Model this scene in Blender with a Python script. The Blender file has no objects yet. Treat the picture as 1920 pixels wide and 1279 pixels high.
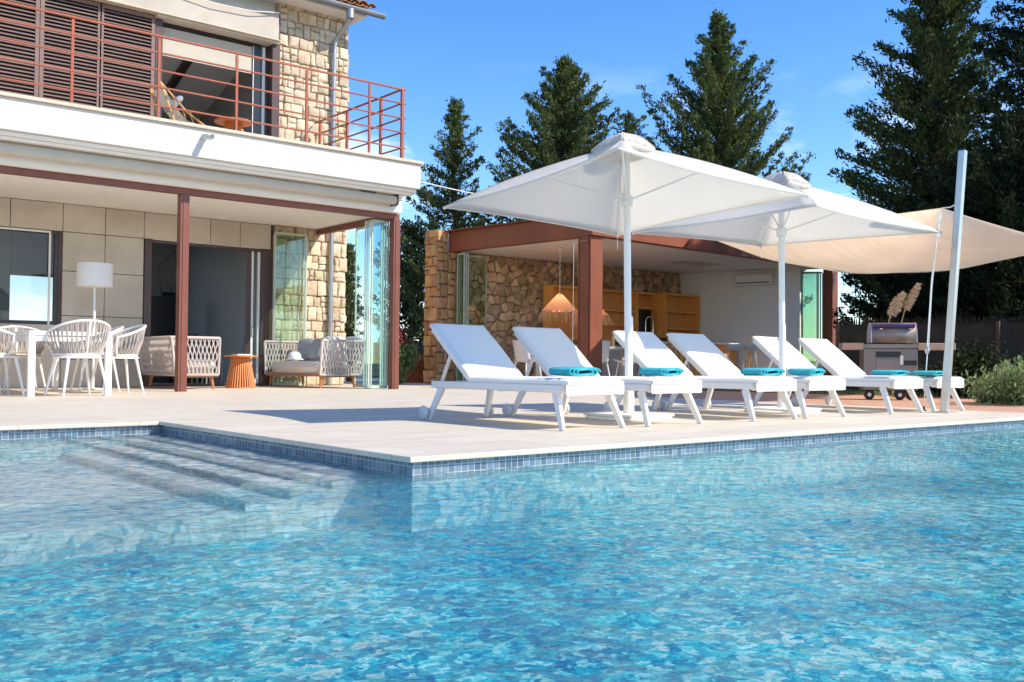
import bpy, math, random
import numpy as np
from mathutils import Vector, Matrix
R_ = math.radians
sc = bpy.context.scene
col = sc.collection
# ------------------------------------------------------------------ camera
cam = bpy.data.cameras.new('camera'); cob = bpy.data.objects.new('camera', cam); col.objects.link(cob); sc.camera = cob
cam.lens = 34.19; cam.sensor_width = 36; cam.clip_end = 3000; cam.clip_start = .05
_p, _r, _y = .0235327, .0081459, .688785
_f = Vector((math.sin(_y)*math.cos(_p), math.cos(_y)*math.cos(_p), math.sin(_p)))
_rt = Vector((math.cos(_y), -math.sin(_y), 0)); _up = _rt.cross(_f)
_R = math.cos(_r)*_rt + math.sin(_r)*_up; _U = -math.sin(_r)*_rt + math.cos(_r)*_up
_m = Matrix((_R, _U, -_f)).transposed().to_4x4(); _m.translation = (0, 0, .5); cob.matrix_world = _m
# ------------------------------------------------------------------ sky, sun, exposure
SUN_EL, SUN_DX, SUN_DY = 40, -.57, .82           # light travels towards -x +y
w = bpy.data.worlds.new('World'); sc.world = w; w.use_nodes = True
wt = w.node_tree; bg = wt.nodes['Background']
sky = wt.nodes.new('ShaderNodeTexSky'); sky.sky_type = 'NISHITA'; sky.sun_disc = False
sky.sun_elevation = R_(SUN_EL); sky.sun_rotation = math.atan2(-SUN_DX, -SUN_DY)
sky.air_density = 1.0; sky.dust_density = .15; sky.ozone_density = 3.0; sky.altitude = 50
def wn(t, **k):
    n = wt.nodes.new(t)
    for a, b in k.items(): setattr(n, a, b)
    return n
geo = wn('ShaderNodeTexCoord')
hsv = wn('ShaderNodeHueSaturation'); hsv.inputs['Saturation'].default_value = 1.30; hsv.inputs['Value'].default_value = .85; hsv.inputs['Hue'].default_value = .508
wt.links.new(sky.outputs[0], hsv.inputs['Color'])
mp = wn('ShaderNodeMapping'); mp.inputs['Scale'].default_value = (1.6, 1.6, 4.2)
wt.links.new(geo.outputs['Generated'], mp.inputs[0])
nz = wn('ShaderNodeTexNoise'); nz.inputs['Scale'].default_value = 2.3; nz.inputs['Detail'].default_value = 9; nz.inputs['Roughness'].default_value = .58
wt.links.new(mp.outputs[0], nz.inputs['Vector'])
cr = wn('ShaderNodeValToRGB'); cr.color_ramp.elements[0].position = .50; cr.color_ramp.elements[1].position = .66
wt.links.new(nz.outputs['Fac'], cr.inputs[0])
sx = wn('ShaderNodeSeparateXYZ'); wt.links.new(geo.outputs['Generated'], sx.inputs[0])
mr = wn('ShaderNodeMapRange'); mr.inputs['From Min'].default_value = .30; mr.inputs['From Max'].default_value = .15
wt.links.new(sx.outputs['Z'], mr.inputs['Value'])
mu = wn('ShaderNodeMath', operation='MULTIPLY'); wt.links.new(cr.outputs[0], mu.inputs[0]); wt.links.new(mr.outputs[0], mu.inputs[1])
mu2 = wn('ShaderNodeMath', operation='MULTIPLY'); mu2.inputs[1].default_value = .85; wt.links.new(mu.outputs[0], mu2.inputs[0])
mxc = wn('ShaderNodeMixRGB'); mxc.inputs[2].default_value = (7.2, 7.4, 8.2, 1)
wt.links.new(mu2.outputs[0], mxc.inputs[0]); wt.links.new(hsv.outputs[0], mxc.inputs[1]); wt.links.new(mxc.outputs[0], bg.inputs[0])
bg.inputs[1].default_value = .15
sl = bpy.data.lights.new('sun', 'SUN'); sl.energy = 2.95; sl.angle = R_(.5); sl.color = (1, .925, .80)
so = bpy.data.objects.new('sun', sl); col.objects.link(so)
_d = Vector((SUN_DX, SUN_DY, -math.tan(R_(SUN_EL)))).normalized(); so.rotation_euler = _d.to_track_quat('-Z', 'Y').to_euler()
sc.view_settings.view_transform = 'Standard'; sc.view_settings.look = 'None'; sc.view_settings.exposure = 1.0
sc.render.engine = 'CYCLES'
sc.cycles.max_bounces = 12; sc.cycles.diffuse_bounces = 8; sc.cycles.glossy_bounces = 4; sc.cycles.transparent_max_bounces = 16; sc.cycles.transmission_bounces = 6
sc.cycles.sample_clamp_indirect = 8
rng = random.Random(11)

# ------------------------------------------------------------------ materials
def mat(name, colr, rough=.6, metal=0, var=0, vscale=3, bump=0, bscale=20, col2=None, island=0, spec=None, coord='Object', stretch=None, sub=0, detail=4):
    m = bpy.data.materials.new(name); m.use_nodes = True; t = m.node_tree; b = t.nodes['Principled BSDF']
    b.inputs['Roughness'].default_value = rough; b.inputs['Metallic'].default_value = metal
    if spec is not None: b.inputs['Specular IOR Level'].default_value = spec
    c1 = (*colr, 1); b.inputs['Base Color'].default_value = c1
    tc = t.nodes.new('ShaderNodeTexCoord'); vec = tc.outputs['Object']
    if coord == 'World': vec = t.nodes.new('ShaderNodeNewGeometry').outputs['Position']
    if stretch:
        mpn = t.nodes.new('ShaderNodeMapping'); mpn.inputs['Scale'].default_value = stretch; t.links.new(vec, mpn.inputs[0]); vec = mpn.outputs[0]
    out = None
    if var or col2:
        n = t.nodes.new('ShaderNodeTexNoise'); n.inputs['Scale'].default_value = vscale; n.inputs['Detail'].default_value = detail; n.inputs['Roughness'].default_value = .6
        t.links.new(vec, n.inputs['Vector'])
        rp = t.nodes.new('ShaderNodeValToRGB'); rp.color_ramp.elements[0].position = .3; rp.color_ramp.elements[1].position = .7
        if col2: a, c = colr, col2
        else: a, c = [x*(1-var) for x in colr], [min(1, x*(1+var)) for x in colr]
        rp.color_ramp.elements[0].color = (*a, 1); rp.color_ramp.elements[1].color = (*c, 1)
        t.links.new(n.outputs['Fac'], rp.inputs[0]); out = rp.outputs[0]
    if island:
        g = t.nodes.new('ShaderNodeNewGeometry'); h = t.nodes.new('ShaderNodeHueSaturation')
        m1 = t.nodes.new('ShaderNodeMapRange'); m1.inputs['To Min'].default_value = 1-island; m1.inputs['To Max'].default_value = 1+island
        t.links.new(g.outputs['Random Per Island'], m1.inputs['Value']); t.links.new(m1.outputs[0], h.inputs['Value'])
        m2 = t.nodes.new('ShaderNodeMath'); m2.operation = 'MULTIPLY'; m2.inputs[1].default_value = 7.13; t.links.new(g.outputs['Random Per Island'], m2.inputs[0])
        m3 = t.nodes.new('ShaderNodeMath'); m3.operation = 'FRACT'; t.links.new(m2.outputs[0], m3.inputs[0])
        m4 = t.nodes.new('ShaderNodeMapRange'); m4.inputs['To Min'].default_value = .5-.05*island; m4.inputs['To Max'].default_value = .5+.05*island
        t.links.new(m3.outputs[0], m4.inputs['Value']); t.links.new(m4.outputs[0], h.inputs['Hue'])
        if out: t.links.new(out, h.inputs['Color'])
        else: h.inputs['Color'].default_value = c1
        out = h.outputs[0]
    if out: t.links.new(out, b.inputs['Base Color'])
    if bump:
        n2 = t.nodes.new('ShaderNodeTexNoise'); n2.inputs['Scale'].default_value = bscale; n2.inputs['Detail'].default_value = 6
        t.links.new(vec, n2.inputs['Vector']); bp = t.nodes.new('ShaderNodeBump'); bp.inputs['Strength'].default_value = min(1, bump); bp.inputs['Distance'].default_value = .02*max(1, bump)
        t.links.new(n2.outputs['Fac'], bp.inputs['Height']); t.links.new(bp.outputs[0], b.inputs['Normal'])
    if sub:
        o = t.nodes['Material Output']; tr = t.nodes.new('ShaderNodeBsdfTranslucent'); mx = t.nodes.new('ShaderNodeMixShader'); mx.inputs[0].default_value = sub
        if out: t.links.new(out, tr.inputs[0])
        else: tr.inputs[0].default_value = c1
        t.links.new(b.outputs[0], mx.inputs[1]); t.links.new(tr.outputs[0], mx.inputs[2]); t.links.new(mx.outputs[0], o.inputs[0])
    return m
def glass(name, tint, refl=1.5, extra=.0):
    m = bpy.data.materials.new(name); m.use_nodes = True; t = m.node_tree; t.nodes.clear()
    o = t.nodes.new('ShaderNodeOutputMaterial'); tr = t.nodes.new('ShaderNodeBsdfTransparent'); tr.inputs[0].default_value = (*tint, 1)
    g = t.nodes.new('ShaderNodeBsdfGlossy'); g.inputs['Roughness'].default_value = .01
    f = t.nodes.new('ShaderNodeFresnel'); f.inputs[0].default_value = refl
    a = t.nodes.new('ShaderNodeMath'); a.operation = 'ADD'; a.inputs[1].default_value = extra; a.use_clamp = True; t.links.new(f.outputs[0], a.inputs[0])
    gg = t.nodes.new('ShaderNodeNewGeometry'); nb = t.nodes.new('ShaderNodeMath'); nb.operation = 'SUBTRACT'; nb.inputs[0].default_value = 1; t.links.new(gg.outputs['Backfacing'], nb.inputs[1])
    ml = t.nodes.new('ShaderNodeMath'); ml.operation = 'MULTIPLY'; t.links.new(a.outputs[0], ml.inputs[0]); t.links.new(nb.outputs[0], ml.inputs[1]); a = ml
    x = t.nodes.new('ShaderNodeMixShader'); t.links.new(a.outputs[0], x.inputs[0]); t.links.new(tr.outputs[0], x.inputs[1]); t.links.new(g.outputs[0], x.inputs[2]); t.links.new(x.outputs[0], o.inputs[0])
    return m
M = {}
M['white'] = mat('white_paint', (.80, .78, .74), .35, var=.03, vscale=4)
M['render'] = mat('white_render', (.66, .64, .60), .85, var=.06, vscale=.7, stretch=(1,1,.35), detail=9, bump=.15, bscale=60)
M['ceiling'] = mat('ceiling_paint', (.84, .80, .73), .9, var=.02)
M['coping'] = mat('cream_stone', (.62, .53, .40), .8, var=.12, vscale=5, bump=.2)
M['clad'] = mat('stone_cladding', (.45, .385, .30), .75, col2=(.64, .575, .49), vscale=.9, island=.07, bump=.1, bscale=30, coord='World', detail=8)
M['stone'] = mat('pale_stone', (.50, .36, .21), .9, col2=(.74, .64, .49), vscale=5, island=.14, bump=1.3, bscale=14, coord='World', detail=9)
M['warmstone'] = mat('golden_stone', (.46, .21, .07), .9, col2=(.62, .38, .18), vscale=5, island=.25, bump=1.3, bscale=14, coord='World', detail=9)
M['darkstone'] = mat('brown_stone', (.42, .26, .13), .9, col2=(.66, .50, .32), vscale=4, island=.40, bump=1.3, bscale=14, coord='World', detail=9)
M['mortar'] = mat('mortar', (.13, .10, .07), .95, var=.3, vscale=20, bump=.5)
M['palemortar'] = mat('pale_mortar', (.44, .36, .26), .95, var=.2, vscale=20, bump=.5)
M['steel_red'] = mat('red_brown_steel', (.19, .058, .034), .42, var=.12, vscale=3)
M['rust'] = mat('rusted_steel', (.20, .052, .024), .5, col2=(.30, .088, .040), vscale=1.2, detail=9, coord='World', stretch=(1, 1, .6))
M['rail'] = mat('red_oxide_rail', (.36, .082, .030), .45, var=.1)
M['brown'] = mat('dark_brown_metal', (.07, .035, .03), .4)
M['slat'] = mat('brown_louvre', (.20, .122, .10), .55, var=.2, vscale=2, stretch=(1, 1, 8))
M['black'] = mat('black', (.012, .012, .013), .3)
M['dark'] = mat('dark_grey', (.05, .05, .055), .5)
M['zinc'] = mat('zinc', (.42, .43, .43), .42, metal=.7, var=.1, vscale=3)
M['steel'] = mat('steel', (.55, .53, .50), .33, metal=.85, var=.08, vscale=2)
M['awning'] = mat('awning_fabric', (.52, .47, .38), .8, var=.06)
M['tile_roof'] = mat('clay_tile', (.45, .19, .08), .85, col2=(.58, .33, .18), vscale=6, island=.2, bump=.4)
M['grey_room'] = mat('grey_room', (.36, .35, .335), .9)
M['kitchen'] = mat('kitchen_front', (.68, .66, .62), .5)
M['canopy'] = mat('canopy_fabric', (.88, .85, .79), .85, var=.015, bump=.25, bscale=3, sub=.58)
M['sail'] = mat('sail_fabric', (.94, .83, .69), .9, var=.05, vscale=1.5, sub=.62, stretch=(.4, 3, 1), bump=.3, bscale=2)
M['cushion'] = mat('lounger_cushion', (.83, .80, .74), .9, bump=.25, bscale=9)
M['cover'] = mat('cream_towelling', (.86, .84, .79), .95, bump=.3, bscale=120)
M['teal'] = mat('turquoise_towel', (.045, .46, .53), .95, var=.12, vscale=8, bump=.6, bscale=160)
M['rope'] = mat('grey_rope', (.58, .50, .45), .9, island=.10, bump=.6, bscale=120)
M['chair_rope'] = mat('taupe_rope', (.50, .43, .38), .9, island=.12, bump=.6, bscale=120)
M['beige'] = mat('beige_cushion', (.74, .67, .57), .95, var=.04, bump=.3, bscale=25)
M['greycush'] = mat('grey_cushion', (.36, .37, .41), .95, var=.06, bump=.3, bscale=60)
M['straw'] = mat('straw', (.70, .48, .26), .9, island=.2, sub=.03)
M['teak'] = mat('teak', (.42, .14, .045), .5, col2=(.52, .20, .07), vscale=5, stretch=(1, 1, .2))
M['orange'] = mat('orange_wood', (.60, .20, .045), .5, var=.1, vscale=4, island=.1)
M['shelf'] = mat('honey_wood', (.80, .35, .07), .5, col2=(.86, .43, .11), vscale=4, stretch=(1, 1, .15))
M['bulb'] = mat('warm_bulb', (1,.8,.5)); _b = M['bulb'].node_tree.nodes['Principled BSDF']; _b.inputs['Emission Color'].default_value = (1,.75,.45,1); _b.inputs['Emission Strength'].default_value = 2.0
M['glass'] = glass('clear_glass', (.94, .97, .96))
M['teal_glass'] = glass('tinted_glass', (.88, .965, .97), 1.5, .05)
M['green_glass'] = glass('green_glass', (.86, .93, .88), 1.5, .06)
M['pane'] = glass('window_glass', (.72, .74, .74), 1.5, .0)
M['glassedge'] = mat('glass_edge', (.45, .55, .42), .2, spec=.8)
M['chrome'] = mat('chrome', (.75, .75, .75), .12, metal=1)
M['rubber'] = mat('rubber', (.03, .03, .03), .8)
M['wheel'] = mat('translucent_wheel', (.62, .63, .66), .3)
M['rattan'] = mat('rattan', (.62, .33, .11), .6, island=.2)
M['mesh_weave'] = mat('patterned_weave', (.70, .68, .62), .8, var=.2, vscale=60)
M['grill'] = mat('grill_steel', (.26, .215, .19), .38, metal=.55, var=.1, vscale=2)
M['hood_end'] = mat('grill_hood_end', (.58, .57, .56), .4, metal=.3)
M['violet'] = mat('violet_handle', (.05, .035, .17), .3)
M['shelf_tan'] = mat('grill_shelf', (.50, .33, .23), .45, metal=.3)
M['paper'] = mat('paper', (.75, .72, .68), .8)
M['bark'] = mat('bark', (.09, .06, .045), .95, var=.3, vscale=12, bump=1)
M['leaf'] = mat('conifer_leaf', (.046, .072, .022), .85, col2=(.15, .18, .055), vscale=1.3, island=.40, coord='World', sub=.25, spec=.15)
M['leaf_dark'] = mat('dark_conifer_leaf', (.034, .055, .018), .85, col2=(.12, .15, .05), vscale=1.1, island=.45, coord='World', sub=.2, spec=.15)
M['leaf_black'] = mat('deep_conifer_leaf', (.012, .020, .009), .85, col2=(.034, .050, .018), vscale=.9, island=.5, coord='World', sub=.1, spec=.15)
M['leaf_cyp'] = mat('cypress_leaf', (.05, .085, .022), .6, col2=(.11, .15, .045), vscale=3, island=.3, coord='World', sub=.15)
M['bush'] = mat('sage_leaf', (.15, .22, .07), .8, col2=(.34, .42, .18), vscale=4, island=.35, coord='World', sub=.2)
M['bloom'] = mat('red_bloom', (.16, .022, .018), .7, island=.3, sub=.2)
M['redgrass'] = mat('red_grass_blade', (.42, .10, .04), .8, col2=(.55, .24, .09), vscale=3, island=.4, coord='World', sub=.2)
M['greengrass'] = mat('green_blade', (.14, .20, .07), .8, island=.4, sub=.2)
M['pampas'] = mat('pampas_plume', (.78, .66, .50), .95, island=.15, sub=.3)
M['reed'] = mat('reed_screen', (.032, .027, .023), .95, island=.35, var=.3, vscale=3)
M['soil'] = mat('soil', (.10, .075, .05), .95, col2=(.08, .10, .04), vscale=.6, bump=.6, bscale=8, coord='World')
M['hill'] = mat('hill_scrub', (.06, .09, .04), .95, col2=(.16, .14, .09), vscale=.05, coord='World', detail=10)
M['terracotta'] = mat('terracotta_paving', (.48, .25, .15), .85, col2=(.60, .35, .23), vscale=2, bump=.3, coord='World', detail=8)

def deck_material():
    m = bpy.data.materials.new('travertine_paving'); m.use_nodes = True; t = m.node_tree; b = t.nodes['Principled BSDF']; b.inputs['Roughness'].default_value = .62
    g = t.nodes.new('ShaderNodeNewGeometry')
    br = t.nodes.new('ShaderNodeTexBrick'); br.offset = .5
    br.inputs['Scale'].default_value = 1; br.inputs['Brick Width'].default_value = .9; br.inputs['Row Height'].default_value = .45
    br.inputs['Mortar Size'].default_value = .0035; br.inputs['Bias'].default_value = 0
    br.inputs['Color1'].default_value = (.72, .64, .51, 1); br.inputs['Color2'].default_value = (.67, .585, .46, 1); br.inputs['Mortar'].default_value = (.42, .34, .27, 1)
    t.links.new(g.outputs['Position'], br.inputs['Vector'])
    n = t.nodes.new('ShaderNodeTexNoise'); n.inputs['Scale'].default_value = 2.2; n.inputs['Detail'].default_value = 10; n.inputs['Roughness'].default_value = .65
    mp = t.nodes.new('ShaderNodeMapping'); mp.inputs['Scale'].default_value = (.5, 2.4, 1); t.links.new(g.outputs['Position'], mp.inputs[0]); t.links.new(mp.outputs[0], n.inputs['Vector'])
    rp = t.nodes.new('ShaderNodeValToRGB'); rp.color_ramp.elements[0].position = .3; rp.color_ramp.elements[0].color = (.86, .83, .80, 1); rp.color_ramp.elements[1].position = .7; rp.color_ramp.elements[1].color = (1.06, 1.05, 1.04, 1)
    t.links.new(n.outputs['Fac'], rp.inputs[0])
    mx = t.nodes.new('ShaderNodeMixRGB'); mx.blend_type = 'MULTIPLY'; mx.inputs[0].default_value = 1
    t.links.new(br.outputs['Color'], mx.inputs[1]); t.links.new(rp.outputs[0], mx.inputs[2]); t.links.new(mx.outputs[0], b.inputs['Base Color'])
    bp = t.nodes.new('ShaderNodeBump'); bp.inputs['Strength'].default_value = .25; bp.inputs['Distance'].default_value = .01; t.links.new(n.outputs['Fac'], bp.inputs['Height']); t.links.new(bp.outputs[0], b.inputs['Normal'])
    return m
M['deck'] = deck_material()

def tile_material(name, pal, grout, size=.05, rough=.25):
    """square glass mosaic, random tone for each tile"""
    m = bpy.data.materials.new(name); m.use_nodes = True; t = m.node_tree; b = t.nodes['Principled BSDF']; b.inputs['Roughness'].default_value = rough
    g = t.nodes.new('ShaderNodeNewGeometry'); s = t.nodes.new('ShaderNodeVectorMath'); s.operation = 'SCALE'; s.inputs['Scale'].default_value = 1/size
    t.links.new(g.outputs['Position'], s.inputs[0])
    a = t.nodes.new('ShaderNodeVectorMath'); a.operation = 'ADD'; a.inputs[1].default_value = (.37, .41, .23); t.links.new(s.outputs[0], a.inputs[0])
    fl = t.nodes.new('ShaderNodeVectorMath'); fl.operation = 'FLOOR'; t.links.new(a.outputs[0], fl.inputs[0])
    wnn = t.nodes.new('ShaderNodeTexWhiteNoise'); t.links.new(fl.outputs[0], wnn.inputs['Vector'])
    rp = t.nodes.new('ShaderNodeValToRGB'); rp.color_ramp.interpolation = 'CONSTANT'
    els = rp.color_ramp.elements; els[0].color = (*pal[0], 1); els[1].position = 1/len(pal); els[1].color = (*pal[1], 1)
    for i in range(2, len(pal)): e = els.new(i/len(pal)); e.color = (*pal[i], 1)
    t.links.new(wnn.outputs['Value'], rp.inputs[0])
    fr = t.nodes.new('ShaderNodeVectorMath'); fr.operation = 'FRACTION'; t.links.new(a.outputs[0], fr.inputs[0])
    sp = t.nodes.new('ShaderNodeSeparateXYZ'); t.links.new(fr.outputs[0], sp.inputs[0])
    nr = t.nodes.new('ShaderNodeSeparateXYZ'); t.links.new(g.outputs['Normal'], nr.inputs[0])
    prev = None
    for ax in 'XYZ':
        q = t.nodes.new('ShaderNodeMath'); q.operation = 'LESS_THAN'; q.inputs[1].default_value = .09; t.links.new(sp.outputs[ax], q.inputs[0])
        ab = t.nodes.new('ShaderNodeMath'); ab.operation = 'ABSOLUTE'; t.links.new(nr.outputs[ax], ab.inputs[0])
        l2 = t.nodes.new('ShaderNodeMath'); l2.operation = 'LESS_THAN'; l2.inputs[1].default_value = .5; t.links.new(ab.outputs[0], l2.inputs[0])
        k = t.nodes.new('ShaderNodeMath'); k.operation = 'MULTIPLY'; t.links.new(q.outputs[0], k.inputs[0]); t.links.new(l2.outputs[0], k.inputs[1])
        if prev is None: prev = k
        else:
            x = t.nodes.new('ShaderNodeMath'); x.operation = 'MAXIMUM'; t.links.new(prev.outputs[0], x.inputs[0]); t.links.new(k.outputs[0], x.inputs[1]); prev = x
    mx = t.nodes.new('ShaderNodeMixRGB'); mx.inputs[2].default_value = (*grout, 1)
    t.links.new(prev.outputs[0], mx.inputs[0]); t.links.new(rp.outputs[0], mx.inputs[1]); t.links.new(mx.outputs[0], b.inputs['Base Color'])
    return m
M['mosaic'] = tile_material('grey_mosaic', [(.10, .15, .20), (.14, .20, .26), (.11, .18, .25), (.18, .24, .29), (.08, .13, .18)], (.46, .48, .48), .045)
def blend_tile(name, pal, scale, rough=.5, drift=.35, dsc=.5, shift=0):
    """mottled mosaic tones, with the mix drifting slowly over the surface"""
    m = bpy.data.materials.new(name); m.use_nodes = True; t = m.node_tree; b = t.nodes['Principled BSDF']; b.inputs['Roughness'].default_value = rough
    g = t.nodes.new('ShaderNodeNewGeometry')
    n0 = t.nodes.new('ShaderNodeTexNoise'); n0.inputs['Scale'].default_value = scale*.6; n0.inputs['Detail'].default_value = 2; t.links.new(g.outputs['Position'], n0.inputs['Vector'])
    ms = t.nodes.new('ShaderNodeVectorMath'); ms.operation = 'SCALE'; ms.inputs['Scale'].default_value = 2.2/scale; t.links.new(n0.outputs['Color'], ms.inputs[0])
    ad = t.nodes.new('ShaderNodeVectorMath'); t.links.new(g.outputs['Position'], ad.inputs[0]); t.links.new(ms.outputs[0], ad.inputs[1])
    v = t.nodes.new('ShaderNodeTexVoronoi'); v.feature = 'SMOOTH_F1'; v.inputs['Smoothness'].default_value = .22; v.inputs['Scale'].default_value = scale; t.links.new(ad.outputs[0], v.inputs['Vector'])
    sr = t.nodes.new('ShaderNodeSeparateColor'); t.links.new(v.outputs['Color'], sr.inputs[0]); wnn = t.nodes.new('ShaderNodeMapRange'); wnn.inputs['From Min'].default_value = .08; wnn.inputs['From Max'].default_value = .92; t.links.new(sr.outputs[0], wnn.inputs['Value'])
    v2 = t.nodes.new('ShaderNodeTexVoronoi'); v2.feature = 'SMOOTH_F1'; v2.inputs['Smoothness'].default_value = .3; v2.inputs['Scale'].default_value = scale*2.3; t.links.new(ad.outputs[0], v2.inputs['Vector'])
    s2 = t.nodes.new('ShaderNodeSeparateColor'); t.links.new(v2.outputs['Color'], s2.inputs[0]); mv = t.nodes.new('ShaderNodeMix'); mv.inputs[0].default_value = .38; t.links.new(wnn.outputs[0], mv.inputs[2]); t.links.new(s2.outputs[0], mv.inputs[3])
    wnn = t.nodes.new('ShaderNodeMapRange'); wnn.inputs['From Min'].default_value = .14; wnn.inputs['From Max'].default_value = .86; t.links.new(mv.outputs[0], wnn.inputs['Value'])
    n1 = t.nodes.new('ShaderNodeTexNoise'); n1.inputs['Scale'].default_value = dsc; n1.inputs['Detail'].default_value = 4; t.links.new(g.outputs['Position'], n1.inputs['Vector'])
    k = t.nodes.new('ShaderNodeMapRange'); k.inputs['From Min'].default_value = .35; k.inputs['From Max'].default_value = .65; k.inputs['To Min'].default_value = -drift+shift; k.inputs['To Max'].default_value = drift+shift; t.links.new(n1.outputs['Fac'], k.inputs['Value'])
    su = t.nodes.new('ShaderNodeMath'); su.operation = 'ADD'; su.use_clamp = True; t.links.new(wnn.outputs[0], su.inputs[0]); t.links.new(k.outputs[0], su.inputs[1])
    rp = t.nodes.new('ShaderNodeValToRGB'); els = rp.color_ramp.elements; els[0].color = (*pal[0], 1); els[1].position = 1; els[1].color = (*pal[-1], 1)
    for i in range(1, len(pal)-1): e = els.new(i/(len(pal)-1)); e.color = (*pal[i], 1)
    t.links.new(su.outputs[0], rp.inputs[0]); t.links.new(rp.outputs[0], b.inputs['Base Color']); return m
M['ripple_tile'] = blend_tile('ripple_light_mosaic', [(.0,.09,.22), (.0,.19,.32), (.0,.32,.40), (.01,.46,.47), (.09,.62,.58), (.44,.78,.68), (.82,.86,.72)], 27, shift=-.10, drift=.26, dsc=.8)  # mosaic palette with water tint and pale ripple reflections painted in
M['step_tile'] = blend_tile('pale_mosaic', [(.16,.30,.34), (.40,.50,.50), (.60,.62,.56), (.72,.70,.62), (.80,.78,.70)], 17, drift=.2)
M['pale_tile'] = blend_tile('pale_wall_mosaic', [(.04,.30,.38), (.16,.50,.54), (.42,.66,.64), (.66,.74,.68)], 24, drift=.2)
M['riser_shade'] = blend_tile('riser_shade_colour', [(.02,.06,.08),(.10,.22,.24),(.03,.10,.11),(.30,.40,.40)], 22)  # dark tones stand for the shade on the step risers
def water_material():
    m = bpy.data.materials.new('pool_water'); m.use_nodes = True; n = m.node_tree; n.nodes.clear()
    out = n.nodes.new('ShaderNodeOutputMaterial')
    g = n.nodes.new('ShaderNodeBsdfRefraction'); g.inputs['IOR'].default_value = 1.33; g.inputs['Roughness'].default_value = 0
    t = n.nodes.new('ShaderNodeBsdfTransparent'); mx = n.nodes.new('ShaderNodeMixShader'); mx.inputs[0].default_value = .42
    n.links.new(t.outputs[0], mx.inputs[1]); n.links.new(g.outputs[0], mx.inputs[2])
    df = n.nodes.new('ShaderNodeBsdfDiffuse'); df.inputs[0].default_value = (.06, .46, .60, 1); md = n.nodes.new('ShaderNodeMixShader'); md.inputs[0].default_value = .05
    n.links.new(mx.outputs[0], md.inputs[1]); n.links.new(df.outputs[0], md.inputs[2])
    gl = n.nodes.new('ShaderNodeBsdfGlossy'); gl.inputs['Roughness'].default_value = .03; fr = n.nodes.new('ShaderNodeFresnel'); fr.inputs[0].default_value = 1.33
    gg = n.nodes.new('ShaderNodeNewGeometry'); nb = n.nodes.new('ShaderNodeMath'); nb.operation = 'SUBTRACT'; nb.inputs[0].default_value = 1; n.links.new(gg.outputs['Backfacing'], nb.inputs[1])
    ml = n.nodes.new('ShaderNodeMath'); ml.operation = 'MULTIPLY'; n.links.new(fr.outputs[0], ml.inputs[0]); n.links.new(nb.outputs[0], ml.inputs[1])
    m2 = n.nodes.new('ShaderNodeMixShader'); n.links.new(ml.outputs[0], m2.inputs[0]); n.links.new(md.outputs[0], m2.inputs[1]); n.links.new(gl.outputs[0], m2.inputs[2]); n.links.new(m2.outputs[0], out.inputs[0])
    v = n.nodes.new('ShaderNodeVolumeAbsorption'); v.inputs['Color'].default_value = (.04, .80, .93, 1); v.inputs['Density'].default_value = .12; n.links.new(v.outputs[0], out.inputs['Volume'])
    geo = n.nodes.new('ShaderNodeNewGeometry'); mp = n.nodes.new('ShaderNodeMapping'); mp.inputs['Rotation'].default_value = (0, 0, R_(38)); mp.inputs['Scale'].default_value = (.8, 1.5, 1)
    n.links.new(geo.outputs['Position'], mp.inputs[0])
    nz = n.nodes.new('ShaderNodeTexNoise'); nz.inputs['Scale'].default_value = 24; nz.inputs['Detail'].default_value = 3; nz.inputs['Roughness'].default_value = .55; nz.inputs['Distortion'].default_value = .6; n.links.new(mp.outputs[0], nz.inputs['Vector'])
    bp = n.nodes.new('ShaderNodeBump'); bp.inputs['Strength'].default_value = 1; bp.inputs['Distance'].default_value = .0075; n.links.new(nz.outputs['Fac'], bp.inputs['Height'])
    for s in (g, gl, fr, df): n.links.new(bp.outputs[0], s.inputs['Normal'])
    return m
M['water'] = water_material()

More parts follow.
